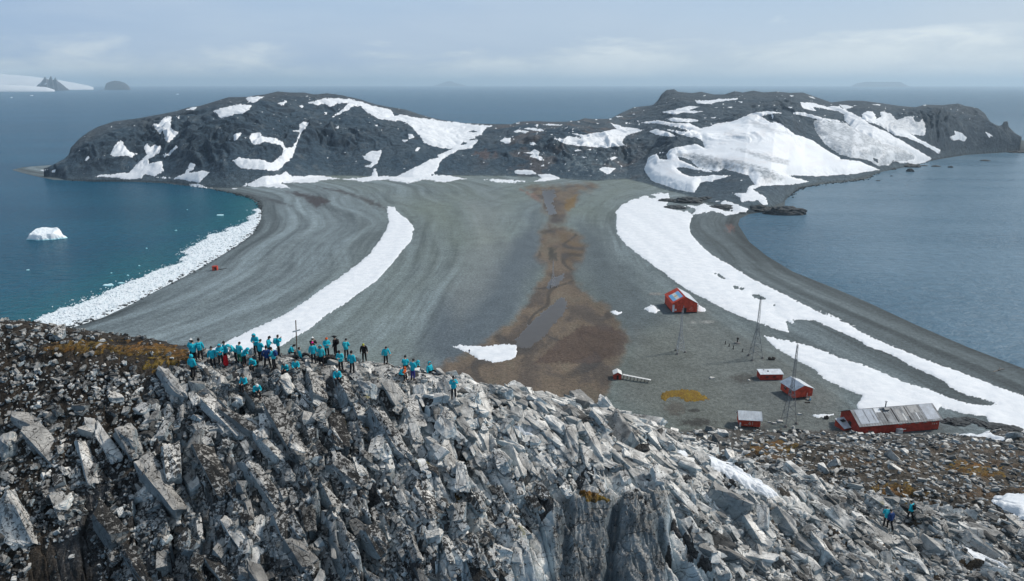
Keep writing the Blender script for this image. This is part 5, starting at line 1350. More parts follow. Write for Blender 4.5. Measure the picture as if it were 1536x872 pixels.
# near hut on stilts with number
h4, w, d, z0, z1, z2 = house('hut', 'small red hut with pale roof and faded numerals nearest the ridge', G(1108.8, 641.5), G(1139.8, 643.0), G(1107.5, 632.5), 2.3, 3.9, 'x', 'red_bright', ('tin_pale', 'tin_pale'), 'hut', .45, lift=.55, ribs=.9)
def digits(txt, root, x0, z, h, mat, y=-.02):
    cu = bpy.data.curves.new('numerals', 'FONT'); cu.body = txt; cu.size = h; cu.extrude = .008
    o = bpy.data.objects.new('numerals', cu); COL.objects.link(o); me = bpy.data.meshes.new_from_object(o); bpy.data.objects.remove(o); o = link_mesh('numerals', me, MAT[mat], root, (x0, y, z)); o.rotation_euler = (math.pi / 2, 0, 0); return o
digits('61', h4, w * .42, z0 + .5, 1.6, 'pale_mark')
MB().box((w * .30, -.015, z0 + .55), (.9, .02, .10)).box((w * .36, -.015, z0 + .40), (.5, .02, .09)).build('faded_lettering', MAT['pale_mark'], h4)
MB().box((w * .02, -.35, z0 + .5), (.35, .5, 1.3)).build('gas_cabinet', MAT['white'], h4)
for q, (px, py, s) in enumerate(((1112, 646, (1.1, .5, .16)), (1119, 648, (.9, .5, .14)), (1128, 645, (1.6, .25, .12)))):
    tag(MB().box((0, 0, .15), s, Euler((.3, .2, .5 + q)).to_matrix(), .02).box((.1, .2, .3), (s[0] * .7, .15, .08), Euler((.1, .4, q)).to_matrix()).build('plank_pile', MAT[('white', 'wood', 'wood')[q]], None, G(px, py)), ('pale broken boards left of the numbered hut steps', 'grey planks dumped below the numbered hut', 'long grey planks under the right end of the numbered hut')[q], 'planks')
tag(MB().bar((-1.5, 0, .9), (1.6, -1.2, .1), .09, 5).bar((-1.3, .35, .9), (1.8, -.85, .1), .09, 5).box((.1, -.4, .5), (.08, .6, .08)).build('ramp', MAT['dark'], None, G(1139, 646)), 'dark timber ramp leaning at the right corner of the numbered hut', 'ramp')
# longhouse with annex
A = G(1288, 654); B = G(1407, 644.5); C = A + Vector((0, 9, 0))
lh, w, d, z0, z1, z2 = house('longhouse', 'long red station house with streaked grey tin roof beside the snowbank', A, B, C, 3.3, 5.9, 'x', 'red', ('tin', 'tin'), 'longhouse', .6, ribs=.85)
for k in range(5):
    x = w * (.50 + .105 * k); wn = MB().box((x, -.03, 2.75), (1.3, .06, .45)).build('window', MAT['dark'], lh); MB().box((x, -.07, 2.52), (1.4, .04, .06)).box((x, -.07, 2.98), (1.4, .04, .06)).build('frame', MAT['white'], wn)
sf = math.atan2(z2 - z1, d / 2)
def on_roof(x, v, h=.19): return Vector((x, v * d / 2, z1 + v * (z2 - z1))) + Vector((0, -math.sin(sf), math.cos(sf))) * h
for k, (x0, x1, v0, v1, mt) in enumerate(((.02, .24, .05, .98, 'tin_blue'), (.84, 1.0, .0, 1.0, 'tin_blue'), (.26, .33, .70, .98, 'tin_pale'), (.20, .215, .1, .9, 'white'), (.74, .752, .05, .7, 'tin_pale'), (.635, .65, .05, .95, 'dark'), (.345, .355, .1, .8, 'dark'), (.47, .48, .0, .9, 'dark'), (.12, .13, .1, .95, 'dark'), (.36, .44, .0, .6, 'tin'), (.50, .56, .05, .8, 'steel'), (.60, .66, .3, 1.0, 'steel'), (.68, .80, .5, .97, 'steel'), (.57, .59, .05, .5, 'white'))):
    pts = [on_roof(w * x0, v0, .14), on_roof(w * x1, v0, .14), on_roof(w * x1, v1, .14), on_roof(w * x0, v1, .14)]
    MB().poly(pts, (0, -.012, .02)).build('roof_sheet', MAT[mt], lh)
MB().bar(on_roof(w * .41, .92, 0), on_roof(w * .41, .92, 0) + Vector((0, 0, 2.2)), .16, 8).box(on_roof(w * .41, .92, 0) + Vector((0, 0, 2.25)), (.5, .5, .12)).build('chimney', MAT['steel'], lh)
MB().box(on_roof(w * .41, .85, .3), (1.6, .9, .6), Euler((sf, 0, 0)).to_matrix(), .05).build('roof_hatch', MAT['steel'], lh)
MB().box((w * .485, -1.0, 1.5), (1.9, 1.8, .12), Euler((-.5, .05, 0)).to_matrix()).box((w * .485, -.6, .8), (1.6, .9, 1.4)).build('porch', MAT['tin_pale'], lh)
dg_ = MB().box((-.03, d * .5, 1.2), (.06, 1.3, 2.4)).build('door', MAT['dark'], lh); MB().ball((-.1, d * .5 + .45, 1.2), (.06, .06, .06)).build('handle', MAT['steel_pale'], dg_)
MB().box((w / 2, d / 2, .05), (w - .1, d - .1, .7)).build('foundation', MAT['dark'], lh)
MB().box((w * .915, -.012, 1.85), (.28, .02, .30)).box((w * .94, -.012, 1.82), (.32, .02, .36)).box((w * .967, -.012, 1.84), (.30, .02, .26)).build('faded_lettering', MAT['pale_mark'], lh)
A = G(1262, 655); B = G(1286, 652.5); C = A + Vector((-2.0, 5, 0))
an, w2, d2, *_ = house('annex', 'low red lean to annex with pale tin roof at the left end of the longhouse', G(1266, 647), G(1290, 641.5), G(1249.5, 639), .9, 2.3, 'shed', 'red_bright', ('tin_pale',), 'annex', .3, ribs=.6)
MB().box((w2 * .25, d2 * .62, 2.06), (1.5, 1.0, .1), Euler((.2, 0, .05)).to_matrix()).build('skylight', MAT['dark'], an)
MB().box((-.025, d2 * .6, .8), (.05, .8, 1.5)).build('door', MAT['red'], an)
# tiny red hut with the long trestle
t1, w, d, *_ = house('pump_hut', 'tiny red hut with white gabled roof at the end of the long trestle', G(920.5, 569.5), G(932, 570), G(919.5, 564), 1.9, 2.6, 'y', 'red', ('white', 'white'), 'hut', .2, ribs=1.5)
MB().box((w * .5, -.02, .8), (.7, .05, 1.5)).build('door', MAT['dark'], t1)
a = G(934, 568); b = G(976, 574.5); tr = empty('trestle', a); tag(tr, 'long white pipe deck on short trestle legs running from the tiny hut', 'trestle')
dd = b - a; dd.z = 0
MB().box(dd / 2 + Vector((0, 0, 1.35)), (dd.length, .9, .14), Euler((0, .02, math.atan2(dd.y, dd.x))).to_matrix()).build('deck', MAT['white'], tr)
pp = Vector((-dd.y, dd.x, 0)).normalized()
for k in range(8):
    c = dd * ((k + .3) / 8)
    MB().bar(c - pp * .55 + Vector((0, 0, -.1)), c - pp * .2 + Vector((0, 0, 1.3)), .10, 5).bar(c + pp * .55 + Vector((0, 0, -.1)), c + pp * .2 + Vector((0, 0, 1.3)), .10, 5).bar(c - pp * .4 + Vector((0, 0, .5)), c + pp * .4 + Vector((0, 0, .5)), .07, 5).build('trestle_leg', MAT['wood'], tr)
# refuge box on the left beach
P = G(323, 405.5); bx = empty('refuge_box', P, .1); tag(bx, 'tiny red refuge box alone on the left shingle beach', 'refuge')
MB().box((0, 0, 1.15), (2.6, 2.2, 2.2), None, .06).build('wall', MAT['red_bright'], bx); MB().box((0, 0, 2.32), (2.8, 2.4, .12)).build('roof', MAT['red'], bx); MB().box((.4, -1.12, 1.0), (.8, .05, 1.7)).build('door', MAT['dark'], bx)
tag(MB().bar((0, 0, .25), (4.5, 2.2, .25), .16, 7).bar((1, .2, .2), (1.8, -.5, .3), .09, 5).bar((3, 1.4, .3), (3.4, 2.3, .5), .08, 5).build('driftwood_log', MAT['dark'], None, G(328, 405)), 'dark driftwood log beside the refuge box', 'log')
# three legged lattice masts
def mast(name, label, foot_px, top_px, spread, matn, group='lattice radio masts'):
    P = G(*foot_px)
    lo, hi = 3.0, 60.0
    for _ in range(40):
        mid = (lo + hi) / 2; y = project(P.x, P.y, P.z + mid)[1]
        if y > top_px[1]: lo = mid
        else: hi = mid
    H = lo; mt = MAT[matn]
    r = empty(name, P, .25); tag(r, label, 'mast', group)
    zb = H * .50; rt = max(.55, spread * .16)
    ang = [rad(90 + 120 * k + 12) for k in range(3)]
    ft = [Vector((spread * math.cos(a), spread * math.sin(a), .3)) for a in ang]; md = [Vector((rt * math.cos(a), rt * math.sin(a), zb)) for a in ang]; tp = [Vector((.22 * math.cos(a), .22 * math.sin(a), H)) for a in ang]
    for k in range(3):
        MB().bar(ft[k], md[k], .085, 5).bar(md[k], tp[k], .06, 5).build('leg', mt, r)
        MB().bar(ft[k] - Vector((0, 0, .45)), ft[k] + Vector((0, 0, .35)), .62, 8, .28).build('footing', MAT['concrete'], r)
    m = MB(); n1, n2 = 4, 9
    def ring(t, lower): return [(ft[k].lerp(md[k], t) if lower else md[k].lerp(tp[k], t)) for k in range(3)]
    for lower, n, rr in ((True, n1, .05), (False, n2, .038)):
        for i in range(n):
            p, q = ring(i / n, lower), ring((i + 1) / n, lower)
            for k in range(3):
                if i or not lower: m.bar(p[k], p[(k + 1) % 3], rr, 4)
                m.bar(p[k], q[(k + 1) % 3], rr, 4)
                if lower: m.bar(p[(k + 1) % 3], q[k], rr, 4)
    m.build('lattice', mt, r)
    MB().bar((0, 0, H - .3), (0, 0, H + .8), .05, 5).build('antenna', mt, r)
    return r
mast('radio_mast', 'tall steel lattice mast rising between the gabled hut and the ridge', (1181.5, 636), (1191, 517), 2.5, 'steel')
mast('radio_mast', 'steel lattice mast standing before the white snowbank', (1131.5, 537.5), (1137, 445), 2.9, 'steel')
mast('radio_mast', 'thin pale lattice mast between the red hangar and the trestle', (1019, 529), (1025, 466), 2.1, 'steel_pale')
mast('radio_mast', 'pale lattice mast standing in the brown mud flat', (829, 431), (829.5, 392), 1.9, 'steel_pale')
# small things about the station
for k, (px, py, h) in enumerate(((1088, 516.5, 1.3), (1093.6, 520, 1.2), (1099.7, 524, 1.5), (1113.8, 528, 1.3))):
    tag(MB().box((0, 0, h / 2 - .1), (.22, .22, h + .2), Euler((.03, .04 * (k - 1), .3)).to_matrix()).box((0, 0, .02), (.5, .5, .16)).build('post', MAT['dark'], None, G(px, py)),
        ('leftmost of the short dark posts left of the mast before the snowbank', 'second dark post from the left near the concrete stand', 'tallest of the dark posts below the concrete stand', 'dark post standing alone beside the foot of the mast')[k], 'post', 'short posts on the gravel')
st = empty('instrument_stand', G(1106, 515)); tag(st, 'dark instrument stand on a round concrete base near the posts', 'stand')
MB().bar((0, 0, -.1), (0, 0, .35), 1.2, 14, 1.0).build('base', MAT['concrete'], st); MB().bar((0, 0, .35), (0, 0, 1.6), .2, 8).build('column', MAT['dark'], st); MB().box((0, 0, 1.9), (.7, .6, .7), None, .05).build('instrument_box', MAT['dark'], st)
tag(MB().box((0, 0, .35), (2.2, 1.0, .7), None, .15).box((.9, .2, .7), (1.2, .8, .5), Euler((.2, .3, .4)).to_matrix(), .1).box((-.8, 0, .75), (.9, .7, .5), Euler((.1, -.3, .2)).to_matrix(), .1).build('covered_pile', MAT['dark'], None, G(1157, 540)), 'dark tarpaulin covered pile right of the mast footings', 'pile')
tag(MB().bar((-.5, 0, .45), (.6, 0, .45), .45, 12).box((.2, 0, .95), (.5, .5, .2)).build('drum', MAT['dark'], None, G(1239, 628.5)), 'dark drum lying on the snow sliver near the annex', 'drum')
dw = MB().bar((-2.6, -1.2, .2), (.6, .4, .35), .22, 7, .12).bar((.2, .2, .3), (2.2, .4, .8), .30, 7, .15).bar((.9, .3, .4), (1.1, 1.3, 1.0), .14, 6).bar((1.2, .3, .5), (2.0, -.6, 1.1), .12, 6)
tag(dw.build('driftwood_log', MAT['wood'], None, G(1497, 557)), 'grey branching driftwood trunk on the dark shingle at the right edge', 'log')
for k, (px, py) in enumerate(((1154, 634), (1162, 636), (1170, 633), (1178, 640), (1200, 622), (1068, 568), (1124, 571))):
    s = .35 + .12 * (k % 3)
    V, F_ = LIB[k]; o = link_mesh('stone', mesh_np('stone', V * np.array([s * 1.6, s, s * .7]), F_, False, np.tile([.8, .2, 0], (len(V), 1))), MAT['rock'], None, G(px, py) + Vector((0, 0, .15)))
    tag(o, 'pale loose stone on the gravel between the station huts', 'stone', 'stones by the huts')
# survey cross on the ridge
P = ridge_pt(452, 528); cr = empty('cross', P); tag(cr, 'brown wooden cross with pale arm standing behind the hikers', 'cross')
MB().box((0, 0, 1.35), (.065, .065, 3.3), Euler((0, .05, 0)).to_matrix()).build('upright', MAT['cross'], cr); MB().box((.10, -.09, 2.15), (.66, .05, .10), Euler((0, -.28, 0)).to_matrix()).build('arm', MAT['white'], cr)

# ------------------------------------------------------------------ rocks in the right bay
def sea_rock(name, label, px, py, L, Wd, H, seed, group=None, cat='rock'):
    bm = bmesh.new(); bmesh.ops.create_icosphere(bm, subdivisions=4, radius=1); V, F_ = shape_arrays(bm)
    n = ridged(V[:, 0] * 1.5 + V[:, 2], V[:, 1] * 1.5 + .7 * V[:, 2], seed, 5, .6)
    V = V * (1 + .22 * n[:, None]); V = V * np.array([L / 2, Wd / 2, H]); V[:, 2] *= .8
    x, y = at_z(px, py, 0)
    return tag(link_mesh(name, mesh_np(name, V, F_, False), MAT['searock'], None, (float(x), float(y), -.1)), label, cat, group)
sea_rock('rocky_point', 'dark jagged rock point jutting into the right bay', 1178, 321, 27, 12, 6.0, 1)
sea_rock('rocky_point', 'dark rock mass on the shore just left of the jagged point', 1138, 317, 19, 10, 5.0, 2)
for k, (px, py, L, H, lab) in enumerate(((1365, 257.5, 7, 3.6, 'rounded dark rock nearest the grey glacier front in the right bay'), (1361, 250, 26, 3.5, 'long low dark rock at the foot of the glacier front'), (1404, 250, 9, 1.6, 'flat dark rock left of the twin rocks in the right bay'), (1425.5, 251.5, 5, 2.0, 'small dark rock right of the flat one in the right bay'),
        (1478, 241.5, 11, 1.6, 'low dark rock farthest out near the sea stack'), (1386, 249, 8, 1.0, 'thin dark reef between the glacier front and the flat rock'), (1333, 254, 14, 2.4, 'dark rocks at the tip of the gravel under the glacier'), (1317, 271.5, 4, .8, 'tiny dark rock off the gravel tip'), (1337, 264.5, 2.4, .8, 'tiniest dark rock awash below the glacier snow'), (1525, 229, 22, 2.5, 'dark ledge at the base of the sea stack'))):
    sea_rock('sea_rock', lab, px, py, L, L * .7, H, 20 + k, 'rocks in the right bay')
for k, (px, py, L, H) in enumerate(((1032, 303, 22, 4.2), (1012, 312, 14, 2.4), (1060, 300, 16, 3.0), (1085, 312, 20, 2.8), (1000, 302, 12, 2.6), (1120, 308, 14, 3), (1048, 284, 15, 2.4), (1100, 293, 15, 3), (1432, 634, 7, 1.4), (1452, 630, 5, 1.0), (1468, 634, 4, .8), (1490, 640, 8, 1.2), (1516, 643, 6, 1.0))):
    P = G(px, py); o = sea_rock('outcrop', 'dark rock outcrop showing through the snow above the right bay' if px < 1200 else 'low dark rock breaking the snow right of the longhouse', px, py, L, L * .6, H, 40 + k, 'dark outcrops in the snow' if px < 1200 else 'dark rocks by the longhouse', 'outcrop'); o.location = (P.x, P.y, P.z - .3)
V_, F_, b_ = [], [], 0
for k in range(900):                                      # wrack and boulders along the waterlines
    side = RNG.random()
    pl = RS[2:14] if side < .5 else LS[3:24]
    q = RNG.integers(0, len(pl) - 1); t = RNG.random(); p = np.array(pl[q]) * (1 - t) + np.array(pl[q + 1]) * t + RNG.normal(size=2) * (2.2 if side < .5 else 1.6)
    V, F0 = LIB[RNG.integers(0, len(LIB))]; s = RNG.uniform(.25, .8) * (1 + .5 * (RNG.random() < .1))
    V_.append(V * np.array([s * 1.3, s, s * .7]) + np.array([p[0], p[1], .25])); F_.append(F0 + b_); b_ += len(V)
tag(link_mesh('shore_stones', mesh_np('shore_stones', np.concatenate(V_), np.concatenate(F_)), MAT['searock']), 'dark wet stones scattered along both waterlines', None, None, 'stuff')

# ------------------------------------------------------------------ ice in the left bay
BR_OUT = [(-60, 510), (0, 505), (38.5, 490), (66, 475), (105, 460), (138, 446), (171, 432), (206, 420), (239, 405), (267, 395), (278, 383), (271, 379), (289, 369), (314, 355), (330, 348), (355, 339), (369, 333), (380, 322), (386, 313), (391, 316)]
BR_IN = [(391, 326), (389.5, 332), (378, 352), (358, 367), (330, 385), (303, 401), (275, 416.5), (234, 437), (193, 459), (154, 477), (118, 489), (91, 498), (40, 520), (-60, 560)]
BRP = [tuple(map(float, at_z(a, b, 0))) for a, b in BR_OUT + BR_IN]
bx0 = np.array(BRP).min(0) - 8; bx1 = np.array(BRP).max(0) + 8
st_ = .55; gx, gy = np.meshgrid(np.arange(bx0[0], bx1[0], st_), np.arange(bx0[1], bx1[1], st_ * 1.6))
D = sdpoly(gx, gy, BRP); D = D + 3.2 * fbm(gx / 9, gy / 14, 951, 4, .6) * sstep(0, 6, -land_d(gx, gy) + 2)
lump = ridged(gx / 2.1, gy / 2.6, 953, 4, .65)
z = np.where(D > 0, .12 + .22 * sstep(0, 4, D) + .17 * np.maximum(lump, -.6) * sstep(0, 2, D), np.maximum(D, -3) * .2) + np.maximum(0, beach_z(land_d(gx, gy), gx, gy)) * .9
used, fc = grid_cells(D > -1.2)
tag(link_mesh('brash_ice', mesh_np('brash_ice', np.stack([gx.ravel()[used], gy.ravel()[used], z.ravel()[used]], 1), fc, False), MAT['brash']), 'packed white brash ice washed along the left shore', None, None, 'stuff')
V_, F_, b_ = [], [], 0
cand = np.nonzero((D.ravel() > -7) & (land_d(gx, gy).ravel() < 1.5)); cand = cand[0]
for k in RNG.choice(cand, 4200):
    dd_ = D.ravel()[k]
    if dd_ < 0 and RNG.random() > math.exp(dd_ / 2.0): continue
    V, F0 = LIB[RNG.integers(0, len(LIB))]; s = RNG.uniform(.12, .5) * (1.0 if dd_ > 0 else .7)
    R = rand_rot(1, RNG, 1.0)[0]
    V_.append((V * np.array([s * 1.3, s, s * .6])) @ R.T + np.array([gx.ravel()[k], gy.ravel()[k], max(.1, z.ravel()[k]) + .08])); F_.append(F0 + b_); b_ += len(V)
tag(link_mesh('brash_ice', mesh_np('brash_ice', np.concatenate(V_), np.concatenate(F_)), MAT['brash']), 'loose ice lumps in the brash along the left shore', None, None, 'stuff')
def berg(label, px, py, L, Wd, H, seed, prof=None, cat='iceberg', name='iceberg', group=None):
    """an ice block: outline in plan with a shaped crest"""
    n, m = 64, 34
    u, v = np.meshgrid(np.linspace(-1.15, 1.15, n), np.linspace(-1.15, 1.15, m))
    rr = np.hypot(u, v * (1 + .2 * u)) + .16 * fbm(u * 1.6 + seed, v * 1.6, seed, 4)
    e = sstep(1.0, .74, rr)
    top = np.interp(u.ravel(), *zip(*prof)).reshape(u.shape) if prof else .6 + .3 * fbm(u * 1.2, v * 1.2, seed + 3, 3)
    zz = e * H * np.clip(top * (.42 + .58 * (v + 1) * .5) + .045 * ridged(u * 2.5, v * 2.5, seed + 5, 4) - .05, .04, 2) - (1 - e) * 1.2
    used, fc = grid_cells(rr < 1.12)
    x, y = at_z(px, py, 0)
    V = np.stack([u.ravel()[used] * L / 2, v.ravel()[used] * Wd / 2, zz.ravel()[used]], 1)
    return tag(link_mesh(name, mesh_np(name, V, fc, False), MAT['ice'], None, (float(x), float(y), 0)), label, cat, group)
berg('white tabular iceberg with turquoise waterline floating in the left bay', 70.5, 357.5, 26.5, 15, 7.0, 3, [(-1.2, .2), (-.95, .32), (-.72, .55), (-.66, .98), (-.3, 1.0), (.1, .92), (.5, .98), (.62, .72), (.8, .38), (1.0, .2), (1.2, .1)])
GF = 'small floes in the left bay'
berg('flat white floe at the head of the left bay by the curve of the beach', 330.5, 323.2, 7.0, 4, 1.0, 11, None, 'ice floe', 'ice_floe', GF)
berg('white floe just off the middle of the brash ice edge', 163, 428.5, 6.2, 3.4, 1.2, 12, None, 'ice floe', 'ice_floe', GF)
berg('thin white floe strip touching the brash ice edge', 182, 425, 4.0, 2.0, .6, 13, None, 'ice floe', 'ice_floe', GF)
for k, (px, py, s, lab) in enumerate(((42, 405.5, 2.0, 'tiny ice lump nearest the left edge of the bay'), (264, 346, 2.0, 'tiny ice lump left of the flat floe'), (220, 373, 1.3, 'tiny ice speck in mid bay'), (209, 399, 1.3, 'tiny ice speck before the brash edge'), (192, 413.5, 1.6, 'tiny ice lump off the brash edge centre'), (281, 315, 1.2, 'tiny ice speck far up the left bay'), (167, 410, 1.1, 'tiny ice speck left of the centre lump'))):
    berg(lab, px, py, s, s * .7, .6, 20 + k, None, 'ice floe', 'ice_floe', GF)
for k, (px, py, s, lab) in enumerate(((17.5, 147, 20, 'far speck of ice under the white coast'), (47.5, 144, 32, 'far small iceberg under the dark peak'), (266.5, 142, 30, 'far small iceberg alone left of the headland'), (661.5, 144, 9, 'tiny far iceberg beyond the saddle'))):
    berg(lab, px, py, s, s * .7, s * .35, 40 + k, None, 'iceberg', 'iceberg', 'far icebergs')
# ------------------------------------------------------------------ the hikers
bpy.context.view_layer.update()
_dg = bpy.context.evaluated_depsgraph_get()
def hit(px, py):
    a, b, c = [float(v) for v in ray(px, py)]
    dv = Vector((a, b, c)).normalized()
    o = Vector((0, 0, CAM_H)); 
    for _ in range(6):
        ok, loc, nor, idx, ob, mtx = SC.ray_cast(_dg, o, dv)
        if not ok: return None
        if ob.name.startswith(('haze', 'sea')): o = loc + dv * .01; continue
        return loc
    return loc
# px, py of the feet (or of the seat), facing in degrees (0 = towards the camera, 90 = to the right, 180 = away), ...
PEOPLE = [
 (289, 541, 150, 'pocket', dict(head='beanie', headmat='whitecloth', label='person in teal parka and white hat at the left end, standing behind')),
 (292.5, 543, 215, 'hold', dict(head='hair', label='dark haired person in teal parka bending beside the leftmost white hat')),
 (301.5, 540, 200, 'stand', dict(head='beanie', headmat='blackcloth', pack='teal', label='person with black cap and teal backpack by the orange moss')),
 (290.5, 565, 180, 'stand', dict(head='hood', label='hooded person in teal standing lowest at the left end on the rocks')),
 (320.5, 552, 20, 'stand', dict(head='beanie', headmat='blackcloth', label='slim person in teal with black hat standing alone left of the red bag')),
 (332, 547, 30, 'hold', dict(head='hood', label='hooded person in teal holding the red bag')),
 (339.5, 544, -20, 'stand', dict(head='beanie', headmat='blackcloth', label='person in teal with dark cap behind the red bag')),
 (354.5, 543, -60, 'bend', dict(head='hood', jacket='teal_light', label='hooded person in teal leaning in from the left of a huddle')),
 (360.5, 545, 170, 'hold', dict(head='hair', trousers='greencloth', jacket='teal_light', label='person in green trousers in the middle of the huddle')),
 (367, 549, 70, 'bend', dict(head='hood', label='broad hooded person bending over at the right of the huddle')),
 (385.4, 533, 0, 'hold', dict(head='hood', jacket='teal', scale=1.06, label='tall hooded person in teal standing highest against the snow strip')),
 (382, 549, 0, 'sit_bow', dict(head='hood', label='hooded person crouched facing the camera below the tall figure')),
 (391.7, 541, 160, 'hold', dict(head='hair', label='dark haired person in teal partly hidden beside the navy jacket')),
 (401.8, 552, 185, 'pocket', dict(jacket='navy', trousers='blackcloth', head='beanie', headmat='blackcloth', label='person in dark navy jacket standing among teal parkas')),
 (404, 535, 100, 'hold', dict(head='beanie', headmat='blackcloth', label='person in teal behind the navy jacket, cap dark')),
 (412, 553, -95, 'hold', dict(head='beanie', headmat='blackcloth', pack='navy', jacket='teal_light', label='person in teal turned sideways with dark backpack right of the navy jacket')),
 (418.5, 533, 120, 'camera', dict(head='hair', pack='teal', label='dark haired person with teal backpack standing before the snow strip edge')),
 (368.4, 577, -30, 'sit', dict(head='hair', jacket='teal', label='dark haired person seated low on the rocks, left of the white hat')),
 (385, 588, 30, 'sit_bow', dict(head='beanie', headmat='whitecloth', label='person in white hat crouching lowest on the slabs')),
 (434, 530, 100, 'sit_bow', dict(head='beanie', headmat='blackcloth', label='seated person in teal with black hat hunched left of the cross')),
 (450.5, 535, 110, 'sprawl', dict(head='hair', label='person in teal sitting with outstretched legs under the cross')),
 (470.6, 532, 180, 'camera', dict(jacket='blackcloth', trousers='blackcloth', head='beanie', headmat='whitecloth', label='person in black jacket and white hat behind the pink hat')),
 (471, 545, 190, 'stand', dict(head='beanie', headmat='pink', label='person in bright pink hat and teal parka')),
 (482.6, 549, 10, 'stand', dict(head='hood', headmat='teal_light', jacket='teal_light', label='hooded person in light teal between pink and orange hats')),
 (491, 536, 40, 'hold', dict(head='beanie', headmat='orangecloth', label='standing person in orange hat and teal parka')),
 (504, 532, -100, 'stand', dict(jacket='blackcloth', trousers='blackcloth', head='brim_hat', headmat='blackcloth', pack='blackcloth', label='person all in black with brimmed hat and black backpack')),
 (520, 538, 180, 'hold', dict(head='hair', pack='teal_light', label='person in teal with light backpack behind two standing parkas')),
 (512, 557, -20, 'hold', dict(head='beanie', headmat='blackcloth', jacket='teal_light', label='left of two standing parkas above the seated white hat')),
 (528.7, 559, 175, 'stand', dict(head='beanie', headmat='blackcloth', label='right of two standing parkas above the seated white hat')),
 (506, 568, 15, 'sit', dict(head='beanie', headmat='whitecloth', jacket='teal', label='person in white hat seated alone on a pale slab')),
 (430, 556, -10, 'sit_bow', dict(head='hair', label='left person of a seated pair below the cross')),
 (443.5, 553, 25, 'sit', dict(head='hair', jacket='teal', label='right person of a seated pair below the cross')),
 (547, 539.5, 5, 'stick', dict(jacket='blackcloth', trousers='blackcloth', head='beanie', headmat='yellowcloth', label='person all in black with yellow green hat standing apart on the crest')),
 (579, 547, 40, 'stick', dict(head='hair', label='dark haired person in teal stooping alone with a walking stick')),
 (608, 550, 195, 'sit', dict(head='beanie', headmat='blackcloth', label='person in teal with dark hat seated topmost in the right cluster')),
 (622, 552, 60, 'sit_bow', dict(head='hood', label='hooded person in teal behind the violet trousers')),
 (600.5, 563, 60, 'sit_bow', dict(head='beanie', headmat='orangecloth', label='seated person in orange hat beside an orange bag')),
 (619.5, 570, 150, 'hold', dict(head='hair', trousers='violet', label='person in violet blue trousers and teal parka')),
 (645, 559, 50, 'sprawl', dict(head='hood', label='hooded person sitting with legs stretched down the right slope')),
 (680.7, 598, 10, 'camera', dict(head='beanie', headmat='blackcloth', label='lone person in teal far right on the crest, photographing')),
 (1328, 789, 160, 'bend', dict(head='hair', pack='teal_light', label='person in teal bending on the stony slope beside a navy jacket')),
 (1334, 793, 200, 'walk', dict(jacket='navy', trousers='blackcloth', head='hair', label='hiker in navy jacket on the stony slope at lower right')),
 (1365, 779, 200, 'walk', dict(head='hair', pack='blackcloth', label='hiker in teal with dark backpack walking apart on the stony slope')),
]
SEATED = ('sit', 'sit_bow', 'sprawl', 'sit_cam')
for px, py, yaw, ps, kw in PEOPLE:
    for k in range(16):                                       # step down to the near side of the crest
        P = hit(px, py + 1.5 * k)
        if P is not None and P.y < 66: break
    else: continue
    if ps in SEATED: P = P + Vector((0, 0, .02))
    grp = 'hikers on the stony slope' if px > 1200 else 'hikers on the ridge'
    person(P - Vector((0, 0, .03)), rad(yaw + random.uniform(-12, 12)), ps, group=grp, **kw)
P = G(704, 532); P.z += .45
person(P, .4, 'walk', jacket='navy', trousers='blackcloth', head='hair', label='tiny distant hiker in dark clothes walking on the snow lobe', group='hikers on the ridge')
# things they have with them
bg_ = MB().box((0, 0, .42), (.34, .28, .84), None, .09).box((0, -.17, .3), (.24, .08, .34), None, .03).bar((-.1, 0, .84), (.1, 0, .84), .03)
tag(bg_.build('dry_bag', MAT['redcloth'], None, hit(339.5, 549)), 'tall bright red dry bag standing between hikers at the left', 'bag')
tag(MB().box((0, 0, .22), (.5, .36, .44), None, .1).box((0, -.2, .2), (.3, .08, .22), None, .03).build('rucksack', MAT['orangecloth'], None, hit(604.5, 561)), 'orange rucksack lying at the feet of the orange hat', 'rucksack')
def stick(p0, p1, lab):
    a = hit(*p0)
    dpt = project(a.x, a.y, a.z)[2]; b = Vector([float(v) for v in at_depth(p1[0], p1[1], float(dpt))])
    tag(MB().bar((0, 0, -.05), b - a, .017, 6).bar((b - a) * .9, (b - a), .025, 6).build('walking_stick', MAT['steel'], None, a), lab, 'walking stick')
stick((588.5, 547), (583, 535.5), 'walking stick planted right of the stooping hiker'); stick((543.5, 540), (543, 526), 'walking stick held by the figure in black with yellow hat')
# ------------------------------------------------------------------ far land
def far_land(name, label, sky, water_row, mat, depth_m, seed, cat='island', rough=.12):
    """a distant island: sky = outline pixels, its waterline at water_row"""
    xs = np.array([p[0] for p in sky], float); ys = np.array([p[1] for p in sky], float)
    _, yb = at_z(xs.mean(), water_row, 0.0); dist = float(yb)
    n = 180; m = 26
    px = np.linspace(xs[0], xs[-1], n); top = np.interp(px, xs, ys)
    a, b, c = ray(px, top)
    V = []
    for j in range(m):
        t = j / (m - 1)
        yy = dist + (t - .25) * depth_m
        prof = math.sin(math.pi * min(1, max(0, t))) ** .75
        X = a / b * yy
        H = CAM_H + c / b * (dist + .25 * depth_m)
        H = np.maximum(H, 0)
        nz = 1 + rough * ridged(X / (depth_m * .18), np.full(n, t * 5.0), seed, 4) * (1 - prof) - rough * .4 * (1 - prof)
        Z_ = H * prof * nz
        Z_ = np.where((j == 0) | (j == m - 1), -3, Z_)
        V.append(np.stack([X * (1 + .0 * t), np.full(n, yy), Z_], 1))
    V = np.array(V).reshape(-1, 3)
    used, fc = grid_cells(np.ones((m, n), bool))
    return tag(link_mesh(name, mesh_np(name, V, fc, False), MAT[mat]), label, cat, None, 'structure')
